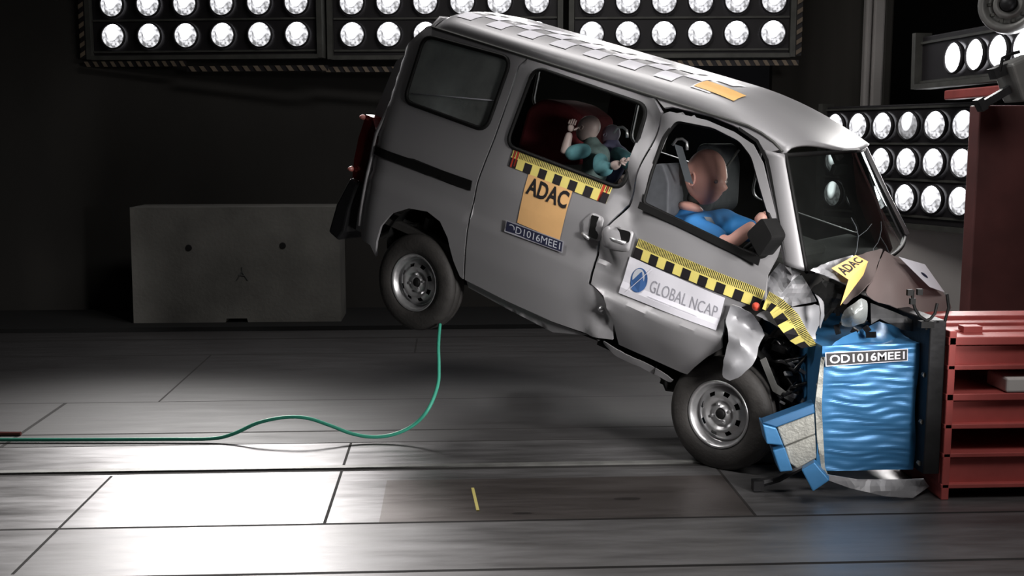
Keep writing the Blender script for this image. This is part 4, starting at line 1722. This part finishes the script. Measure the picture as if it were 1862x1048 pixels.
# windscreen -----------------------------------------------------------
vs, fs = [], []
for j in range(17):
    for i in range(21):
        vs.append(wpt(i / 20, j / 16))
for j in range(16):
    for i in range(20):
        a_ = j * 21 + i
        fs.append((a_, a_ + 1, a_ + 22, a_ + 21))
ws = mk('windscreen', vs, fs, M['glass'], van, smooth=True)
mb = MB()
loop = [wpt(i / 20, 0, .004) for i in range(21)] + [wpt(1, j / 16, .004) for j in range(1, 17)] + [wpt(1 - i / 20, 1, .004) for i in range(1, 21)] + [wpt(0, 1 - j / 16, .004) for j in range(1, 17)]
mb.tube(loop, .012, 6, cap=False)
mb.build('windscreen_seal', M['black'], van, True)
mb = MB()
for (a0, a1) in (((.25, .02), (.35, .25)), ((.35, .25), (.33, .42)), ((.35, .25), (.5, .33)), ((.6, .0), (.55, .2)), ((.55, .2), (.62, .32)), ((.55, .2), (.45, .12)), ((.8, .0), (.72, .25)), ((.45, .12), (.4, 0))):
    mb.tube([wpt(a0[0], a0[1], .002), wpt((a0[0] + a1[0]) / 2 + .01, (a0[1] + a1[1]) / 2, .003), wpt(a1[0], a1[1], .002)], .0016, 4)
mb.build('glass_crack', M['belt'], ws)
# far pillar
mb = MB()
mb.tube([FT + Vector((0, .02, .01)), (FT + FB) / 2 + Vector((.0, .02, 0)), FB + Vector((0, .02, 0))], .028, 8)
mb.build('far_pillar', M['silver'], van, True)
# interior: dash, floor, headlining
mb = MB()
mb.box((2.12, 0.05, 1.0), (.28, 1.25, .22))
mb.box((2.05, -.32, 1.12), (.22, .36, .08))
bevel(mb.build('dashboard', M['interior'], van), .04, 3)
mb = MB()
mb.box((.85, 0, .46), (2.7, 1.36, .04))
mb.box((1.9, 0, .7), (.04, 1.3, .5))
mb.build('cabin_floor', M['interior'], van)
mb = MB()
mb.box((2.02, .05, 1.52), (.03, .20, .06))
bevel(mb.build('rear_view_mirror', M['black'], van), .01)
# rear-quarter interior tub so the cabin reads dark
prism_px('rear_seat', [(958, 195), (985, 178), (1030, 190), (1062, 215), (1050, 300), (1010, 300), (938, 270)], -.12, .26, M['maroon'], van, 12, .03)
prism_px('driver_seat', [(1186, 300), (1204, 296), (1216, 330), (1214, 400), (1190, 430), (1160, 390), (1170, 340)], -.52, -.14, M['greyseat'], van, 10, .03)
prism_px('passenger_seat', [(1268, 262), (1290, 260), (1300, 300), (1296, 380), (1272, 400), (1244, 360), (1254, 310)], .14, .52, M['greyseat'], van, 10, .03)
mb = MB()
mb.box((1.30, -.32, .74), (.50, .44, .14))
mb.box((.78, 0, .72), (.55, 1.1, .14))
bevel(mb.build('seat_cushion', M['interior'], van), .04, 3)
# grab handles and belts
for (x, y, yy) in ((1238, 262, -.50), (1130, 240, -.35)):
    q = LB(x, y, yy)
    mb = MB()
    mb.tube([q + Vector((-.045, 0, -.02)), q + Vector((-.03, 0, .018)), q + Vector((.0, 0, .028)), q + Vector((.03, 0, .018)), q + Vector((.045, 0, -.02))], .008, 8)
    mb.build('grab_handle', M['rim'], van, True)
mb = MB()
a_, b_ = LB(1344, 272, .2), LB(1318, 308, .2)
mb.tube([a_, b_], .008, 6)
mb.build('belt_stalk', M['greysteel'], van)
mb = MB()
a_, b_ = LB(1226, 262, -.56), LB(1246, 330, -.5)
d = (b_ - a_).normalized()
mb.add([a_, a_ + Vector((.05, 0, 0)), b_ + Vector((.05, 0, 0)), b_], [(0, 1, 2, 3)])
mb.build('belt_webbing', M['belt'], van)
# steering wheel
mb = MB()
c = Vector((1.86, -.34, 1.06))
ax = Vector((-.80, 0, .60)).normalized()
u_ = Vector((0, 1, 0))
v_ = ax.cross(u_)
mb.tube([c + (u_ * math.cos(t) + v_ * math.sin(t)) * .18 for t in [2 * math.pi * i / 28 for i in range(29)]], .013, 8, cap=False)
for t in (0, math.pi, math.pi * 1.5):
    mb.tube([c, c + (u_ * math.cos(t) + v_ * math.sin(t)) * .18], .011, 6)
mb.tube([c + ax * .02, c - ax * .35], .03, 10)
mb.lathe([(0, 0), (.05, .0)], 12, 'X', c)
mb.build('steering_wheel', M['black'], van, True)

# door mirror
mp4 = [(1362, 424), (1392, 394), (1412, 430), (1386, 468)]
pm = [LB(x, y, -.80) for x, y in mp4]
q = rounded([(p.x, p.z) for p in pm], .02, 3)
n = len(q)
mb = MB()
mb.add([(a, -.84, b) for a, b in q] + [(a + .015, -.70, b) for a, b in q], [tuple(range(n)), tuple(range(2 * n - 1, n - 1, -1))] + [(i, i + n, (i + 1) % n + n, (i + 1) % n) for i in range(n)])
o = mb.build('door_mirror', M['black'], van)
bevel(o, .01)


# wheels ---------------------------------------------------------------
def wheel(loc, steer=0.0, camber=0.0, near=True):
    w = empty('wheel')
    w.parent = van
    w.location = loc
    w.rotation_euler = (R(camber), R(random.uniform(0, 90)), R(steer))
    if not near:
        w.scale = (1, -1, 1)
    t = MB()
    RO = .295
    prof = [(.168, -.055), (.185, -.075), (.215, -.084), (.255, -.082), (.280, -.070), (.289, -.058), (RO, -.045), (RO, -.030), (RO - .007, -.028), (RO - .007, -.022), (RO, -.020), (RO + .001, .0), (RO, .020), (RO - .007, .022), (RO - .007, .028), (RO, .030), (RO, .045),
            (.289, .058), (.255, .082), (.215, .084), (.17, .06)]
    t.lathe(prof, 72, 'Y')
    t.build('tyre', M['tyre'], w, True)
    r = MB()
    n_ = 64
    prof = [(.172, -.062), (.178, -.070), (.172, -.074), (.164, -.066), (.156, -.056), (.150, -.030), (.144, -.018), (.136, -.024), (.118, -.040), (.098, -.050), (.082, -.046), (.072, -.032), (.062, -.030), (.040, -.034), (.036, -.044), (.030, -.046), (.028, -.020), (.0, -.020)]

    def skip(i, k_):
        return i in (8, ) and (k_ % 8) in (0, 1, 2)
    r.lathe(prof, n_, 'Y', skip=skip)
    r.lathe([(.165, .06), (.150, .03), (.148, -.02)], n_, 'Y')
    rim = r.build('rim', M['rim'], w, True)
    br = MB()
    br.lathe([(0, .0), (.12, .0), (.125, .03), (.13, .06), (0, .06)], 32, 'Y')
    br.build('brake_drum', M['black'], w)
    hc = MB()
    hc.lathe([(0, -.050), (.018, -.050), (.026, -.044), (.027, -.02)], 20, 'Y')
    hc.build('hub_cap', M['black'], w, True)
    for k_ in range(4):
        a = math.pi / 4 + k_ * math.pi / 2
        ln = MB()
        ln.lathe([(0, -.048), (.007, -.048), (.009, -.030)], 6, 'Y', (.052 * math.cos(a), 0, .052 * math.sin(a)))
        ln.build('lug_nut', M['rim'], w)
    return w


wheel(Vector((-.015, -.655, .185)))
wheel(Vector((2.068, -.64, .238)), steer=-6)
wheel(Vector((-.015, .655, .185)), near=False)
wheel(Vector((1.95, .60, .245)), near=False)
# inner arch behind the front wheel
mb = MB()
arc = [(2.0 + .36 * math.cos(t), .30 + .34 * math.sin(t)) for t in [math.pi * (1.02 - i / 14) for i in range(15)]]
for i in range(len(arc) - 1):
    (x0, z0), (x1, z1) = arc[i], arc[i + 1]
    mb.add([(x0, -.68, z0), (x1, -.68, z1), (x1, -.35, z1), (x0, -.35, z0)], [(0, 1, 2, 3)])
mb.add([(x, -.35, z) for x, z in arc], [tuple(range(len(arc)))])
mb.build('front_arch_liner', M['black'], van)
mb = MB()
mb.box((1.72, -.55, .30), (.10, .16, .14))
mb.tube([(1.65, -.62, .30), (1.72, -.62, .22), (1.8, -.6, .24)], .02, 7)
mb.build('sill_end_bracket', M['black'], van)


# ------------------------------------------------------------------ crash test dummies (posed in the van's frame)
def head_mesh(c, size, face_dir, up_dir, face=True):
    """adult or child dummy head: cranium, brow, nose, lips, chin, eye sockets; one continuous surface"""
    f = face_dir.normalized()
    u = (up_dir - f * up_dir.dot(f)).normalized()
    s = u.cross(f)
    nu_, nv_ = 40, 30
    vs_, fs_ = [], []
    for j in range(nv_ + 1):
        th = math.pi * j / nv_
        for i in range(nu_):
            ph = 2 * math.pi * i / nu_
            x = math.sin(th) * math.cos(ph)     # forward
            y = math.sin(th) * math.sin(ph)     # side
            z = math.cos(th)
            X_, Y_, Z_ = x * .098, y * .076, z * .118
            if z < -.05:                         # jaw narrows, back of the skull goes in
                k_ = (-.05 - z)
                Y_ *= 1 - .16 * k_
                if x < 0:
                    X_ *= 1 - .25 * k_
                else:
                    X_ *= 1 + .10 * k_
            if x > 0:
                fr_ = x ** 3
                lat = abs(Y_)
                if face:
                    g = lambda z0, w0, y0: math.exp(-((Z_ - z0) / w0) ** 2 - (lat / y0) ** 2)
                    X_ += .034 * math.exp(-((Z_ + .028) / .020) ** 2 - (lat / .014) ** 2) * fr_
                    X_ += .007 * math.exp(-((Z_ - .012) / .014) ** 2) * fr_
                    X_ -= .010 * math.exp(-((Z_ + .008) / .012) ** 2 - ((lat - .030) / .014) ** 2) * fr_
                    X_ += .008 * math.exp(-((Z_ + .060) / .008) ** 2 - (lat / .022) ** 2) * fr_
                    X_ -= .005 * math.exp(-((Z_ + .068) / .004) ** 2 - (lat / .022) ** 2) * fr_
                    X_ += .012 * math.exp(-((Z_ + .092) / .018) ** 2 - (lat / .026) ** 2) * fr_
                X_ -= .006 * fr_
            vs_.append(c + (f * X_ + s * Y_ + u * Z_) * size)
    for j in range(nv_):
        for i in range(nu_):
            a__, b__ = j * nu_ + i, j * nu_ + (i + 1) % nu_
            fs_.append((a__, b__, b__ + nu_, a__ + nu_))
    return vs_, fs_, f, s, u


def skin(name, chains, m, parent, root=0, sub=2):
    """chains: list of [(point, radius), ...]; chains after the first start on an existing point index"""
    vs_, es_, rs_ = [], [], []
    for ch in chains:
        st, pts_ = ch
        prev = st
        for p, r_ in pts_:
            vs_.append(Vector(p))
            rs_.append(r_)
            if prev is not None:
                es_.append((prev, len(vs_) - 1))
            prev = len(vs_) - 1
    me = bpy.data.meshes.new(name)
    me.from_pydata([tuple(v) for v in vs_], es_, [])
    me.materials.append(m)
    o_ = link(name, me, parent)
    sk = o_.modifiers.new('skin', 'SKIN')
    sk.use_smooth_shade = True
    for i, r_ in enumerate(rs_):
        me.skin_vertices[0].data[i].radius = (r_, r_) if not isinstance(r_, tuple) else r_
    me.skin_vertices[0].data[root].use_root = True
    sb = o_.modifiers.new('sub', 'SUBSURF')
    sb.levels = sub
    sb.render_levels = sub
    return o_


def body(name, caps, m, parent, vox=.014):
    """one continuous surface fused from overlapping rounded limbs"""
    mb_ = MB()
    for a_, b_, r_ in caps:
        d_ = (b_ - a_).normalized()
        pts_, rs_ = [], []
        for t_ in (-.999, -.8, -.5, 0):
            pts_.append(a_ + d_ * r_ * t_)
            rs_.append(r_ * math.sqrt(max(.0004, 1 - t_ * t_)))
        for t_ in (0, .5, .8, .999):
            pts_.append(b_ + d_ * (r_ * t_ + 1e-4))
            rs_.append(r_ * math.sqrt(max(.0004, 1 - t_ * t_)))
        mb_.tube(pts_, rs_, 16)
    o_ = mb_.build(name, m, parent, True)
    rm = o_.modifiers.new('fuse', 'REMESH')
    rm.mode = 'VOXEL'
    rm.voxel_size = vox
    rm.use_smooth_shade = True
    sm = o_.modifiers.new('soft', 'SMOOTH')
    sm.iterations = 6
    return o_


def hand(parent, wrist, d, nrm, size, m, curl=.5):
    """palm and five fingers"""
    d = d.normalized()
    nrm = (nrm - d * nrm.dot(d)).normalized()
    s = d.cross(nrm)
    ch = [(None, [(wrist, .026 * size), (wrist + d * .035 * size, .034 * size), (wrist + d * .07 * size, .036 * size)])]
    o_ = skin('hand', ch, m, parent, 0, 1)
    for k_, (off_, ln_) in enumerate(((-.030, .062), (-.010, .074), (.010, .070), (.029, .055))):
        b0 = wrist + d * .065 * size + s * off_ * size
        b1 = b0 + (d * (1 - curl * .3) + nrm * curl * .5).normalized() * ln_ * .45 * size
        b2 = b1 + (d * (1 - curl) + nrm * curl).normalized() * ln_ * .32 * size
        b3 = b2 + (d * (.6 - curl) + nrm * curl * 1.4).normalized() * ln_ * .25 * size
        skin('finger', [(None, [(b0, .010 * size), (b1, .009 * size), (b2, .0085 * size), (b3, .007 * size)])], m, o_, 0, 1)
    b0 = wrist + d * .02 * size - s * .03 * size
    skin('thumb', [(None, [(b0, .012 * size), (b0 + (d * .6 - s * .6 + nrm * .3).normalized() * .035 * size, .011 * size), (b0 + (d * .9 - s * .7 + nrm * .7).normalized() * .062 * size, .009 * size)])], m, o_, 0, 1)
    return o_


def dummy_driver():
    root_ = empty('crash_test_dummy', mat=VMW)
    tag(root_, 'adult crash test dummy with bald pink head and blue shirt in the driver seat', 'dummy')
    hc_ = LB(1283, 322, -.33)
    fd_ = Vector((1, -.22, .14))
    ud_ = Vector((-.1, 0, 1))
    vs_, fs_, f, s, u = head_mesh(hc_, 1.28, fd_, ud_)
    hd = mk('head', vs_, fs_, M['skin'], root_, smooth=True)
    # grey-painted lower skull band, ears, eyes
    for sg in (-1, 1):
        e = MB()
        ec = hc_ + (s * .077 * sg - f * .012 - u * .012) * 1.28
        e.tube([ec + (f * math.cos(t) * .020 + u * math.sin(t) * .034) for t in [2 * math.pi * i / 12 for i in range(13)]], .007, 6, cap=False)
        e.build('ear', M['skin'], hd, True)
        e = MB()
        ec = hc_ + (s * .032 * sg + f * .080 - u * .006) * 1.28
        e.lathe([(.0001, -.012), (.009, -.008), (.012, 0), (.009, .008), (.0001, .012)], 12, 'Z', ec)
        e.build('eye', M['skin2'], hd, True)
    nk = hc_ - u * .12 - f * .035
    # neck rubber
    base_n = LB(1264, 376, -.33)
    skin('neck', [(None, [(hc_ - u * .075 - f * .02, .055), (nk, .058), (base_n + Vector((0, 0, .01)), .062)])], M['neck'], root_)
    # upper chest skin collar
    skin('collar', [(None, [(base_n + Vector((-.02, 0, .02)), .07), (base_n + Vector((-.01, -.03, -.05)), .105)])], M['skin'], root_)
    chest = base_n + Vector((.0, 0, -.17))
    hip = Vector((1.24, -.33, .76))
    shl = LB(1262, 414, -.50)
    shr = shl + Vector((.02, .33, .02))
    el = LB(1326, 446, -.54)
    er = el + Vector((.02, .42, .02))
    body('shirt', [(hip, chest, .145), (chest + Vector((0, -.06, 0)), chest + Vector((0, .06, 0)), .13), (chest, base_n + Vector((0, 0, -.09)), .10), (shl, shr, .075), (shl, shl.lerp(el, .6), .066), (shr, shr.lerp(er, .6), .066)], M['shirt'], root_)
    wl = LB(1374, 406, -.46)
    wr = wl + Vector((0, .30, 0))
    for (s0, e0, w0) in ((shl, el, wl), (shr, er, wr)):
        a0 = s0 * .5 + e0 * .5
        skin('arm', [(None, [(a0, .046), (e0, .046), (e0.lerp(w0, .4), .044), (w0, .028)])], M['skin'], root_)
        hand(root_, w0, (w0 - e0), Vector((.3, .3 if w0 is wl else -.3, -1)), 1.0, M['skin'], .6)
    for sg in (-1, 1):
        hp = hip + Vector((.05, .09 * sg, 0))
        kn = Vector((1.66, -.33 + .12 * sg, .86))
        ft = Vector((1.78, -.33 + .12 * sg, .56))
        skin('leg', [(None, [(hp, .085), (kn, .062), (kn.lerp(ft, .35), .055), (ft, .035), (ft + Vector((.09, 0, -.02)), .035)])], M['neck'], root_)
    # belt over the chest
    b = MB()
    pA, pB = shl + Vector((.05, -.03, .08)), chest + Vector((.18, .10, -.12))
    for i in range(8):
        t0, t1 = i / 8, (i + 1) / 8
        q0_, q1_ = pA.lerp(pB, t0) + Vector((.05 * math.sin(t0 * 3.14), 0, 0)), pA.lerp(pB, t1) + Vector((.05 * math.sin(t1 * 3.14), 0, 0))
        b.add([q0_, q1_, q1_ + Vector((.02, .045, 0)), q0_ + Vector((.02, .045, 0))], [(0, 1, 2, 3)])
    b.build('chest_marker_strap', M['belt'], root_)
    return root_


dummy_driver()


def child_dummy(hp, yy, label, hm, cloth, body_px, armspx, fd_, hs=.72, name='child_dummy'):
    root_ = empty(name, mat=VMW)
    tag(root_, label, 'dummy')
    hc_ = LB(hp[0], hp[1], yy)
    vs_, fs_, f, s, u = head_mesh(hc_, hs, fd_, Vector((.5, 0, .85)))
    hd = mk('head', vs_, fs_, hm, root_, smooth=True)
    for sg in (-1, 1):
        e = MB()
        ec = hc_ + (s * .078 * sg - f * .008 - u * .01) * hs
        e.tube([ec + (f * math.cos(t) * .014 + u * math.sin(t) * .022) * hs for t in [2 * math.pi * i / 10 for i in range(11)]], .005, 6, cap=False)
        e.build('ear', hm, hd, True)
    bp_ = [LB(x, y, yy) for x, y in body_px]
    body('torso', [(bp_[0], bp_[1], .05), (bp_[1], bp_[2], .078), (bp_[0] + Vector((0, -.06, -.04)), bp_[0] + Vector((0, .06, -.04)), .045)], cloth, root_, .01)
    for sleeve, hnd in armspx:
        sp_ = [LB(x, y, z_) for x, y, z_ in sleeve]
        skin('sleeve', [(None, [(sp_[0], .045), (sp_[1], .05), (sp_[2], .044)])], M['turq'], root_)
        w0 = LB(*hnd)
        skin('forearm', [(None, [(sp_[2], .030), (sp_[2].lerp(w0, .5), .028), (w0, .020)])], M['skin2'], root_)
        hand(root_, w0, w0 - sp_[2], Vector((0, .3, -1)), .62, M['skin2'], .4)
    return root_


child_dummy((1069, 234), -.28, 'child crash test dummy with pale bald head and turquoise sleeves at the rear side window', M['skin2'], M['camo'], [(1076, 262), (1086, 284), (1080, 318)],
            [([(1076, 272, -.36), (1050, 276, -.44), (1026, 282, -.46)], (1036, 240, -.44)), ([(1092, 285, -.36), (1092, 310, -.48), (1112, 304, -.50)], (1128, 296, -.50))], Vector((.8, -.1, -.62)))
child_dummy((1110, 246), .05, 'smaller child crash test dummy in lilac clothes, farther inside behind the first', M['skin3'], M['lilac'], [(1112, 262), (1122, 286), (1108, 312)],
            [([(1116, 276, -.05), (1140, 290, -.15), (1150, 306, -.2)], (1140, 318, -.22))], Vector((.8, -.1, -.5)), .60)

# ------------------------------------------------------------------ cable and floor details
def bez(pts, n=10):
    out_ = []
    m_ = len(pts)
    for i in range(m_ - 1):
        p0, p1, p2, p3 = pts[max(i - 1, 0)], pts[i], pts[i + 1], pts[min(i + 2, m_ - 1)]
        for j in range(n):
            t = j / n
            out_.append(.5 * ((2 * p1) + (p2 - p0) * t + (2 * p0 - 5 * p1 + 4 * p2 - p3) * t * t + (3 * p1 - p0 - 3 * p2 + p3) * t ** 3))
    out_.append(pts[-1])
    return out_


cz = 6.30
cp = [(-260, 801), (-60, 800), (120, 800), (300, 799), (385, 798), (425, 789), (470, 769), (520, 759), (560, 761), (600, 774), (640, 789), (680, 795), (720, 789), (755, 771), (780, 742), (796, 700), (798, 665), (797, 635), (798, 612), (800, 590)]
pts = []
for i, (x, y) in enumerate(cp):
    g = on_floor(x, min(y, 802), .011)
    d = cz + max(0, (i - 14)) * .09
    p = P(x, y, min(d, (g - CAMPOS).dot(FW)) if i < 13 else d)
    p.z = max(p.z, .011)
    pts.append(p)
mb = MB()
mb.tube(bez(pts, 8), .0105, 8)
tag(mb.build('cable', M['cable'], smooth=True), 'thin green cable trailing over the floor and looping up to the van', 'cable')
mb = MB()
ra, rb_ = on_floor(-40, 789, .01), on_floor(38, 789, .01)
mb.tube([ra, (ra + rb_) / 2, rb_], .012, 7)
tag(mb.build('red_cord', M['redline']), 'short dark red cord on the floor at the left edge above the green cable', 'cord')
mb = MB()
ya, yb = on_floor(866, 889), on_floor(862, 930)
mb.box(((ya.x + yb.x) / 2, (ya.y + yb.y) / 2, .003), (.014, ya.y - yb.y, .004), Matrix.Rotation(R(3), 3, 'Z'))
tag(mb.build('tape_strip', M['yellow']), 'short yellow tape strip stuck on the floor plate in the foreground', 'tape')
# guide rail in the floor
mb = MB()
mb.box((0, 5.68, .004), (14, .045, .008))
o = mb.build('trim_2', M['greysteel'])
tag(o, kind='structure')
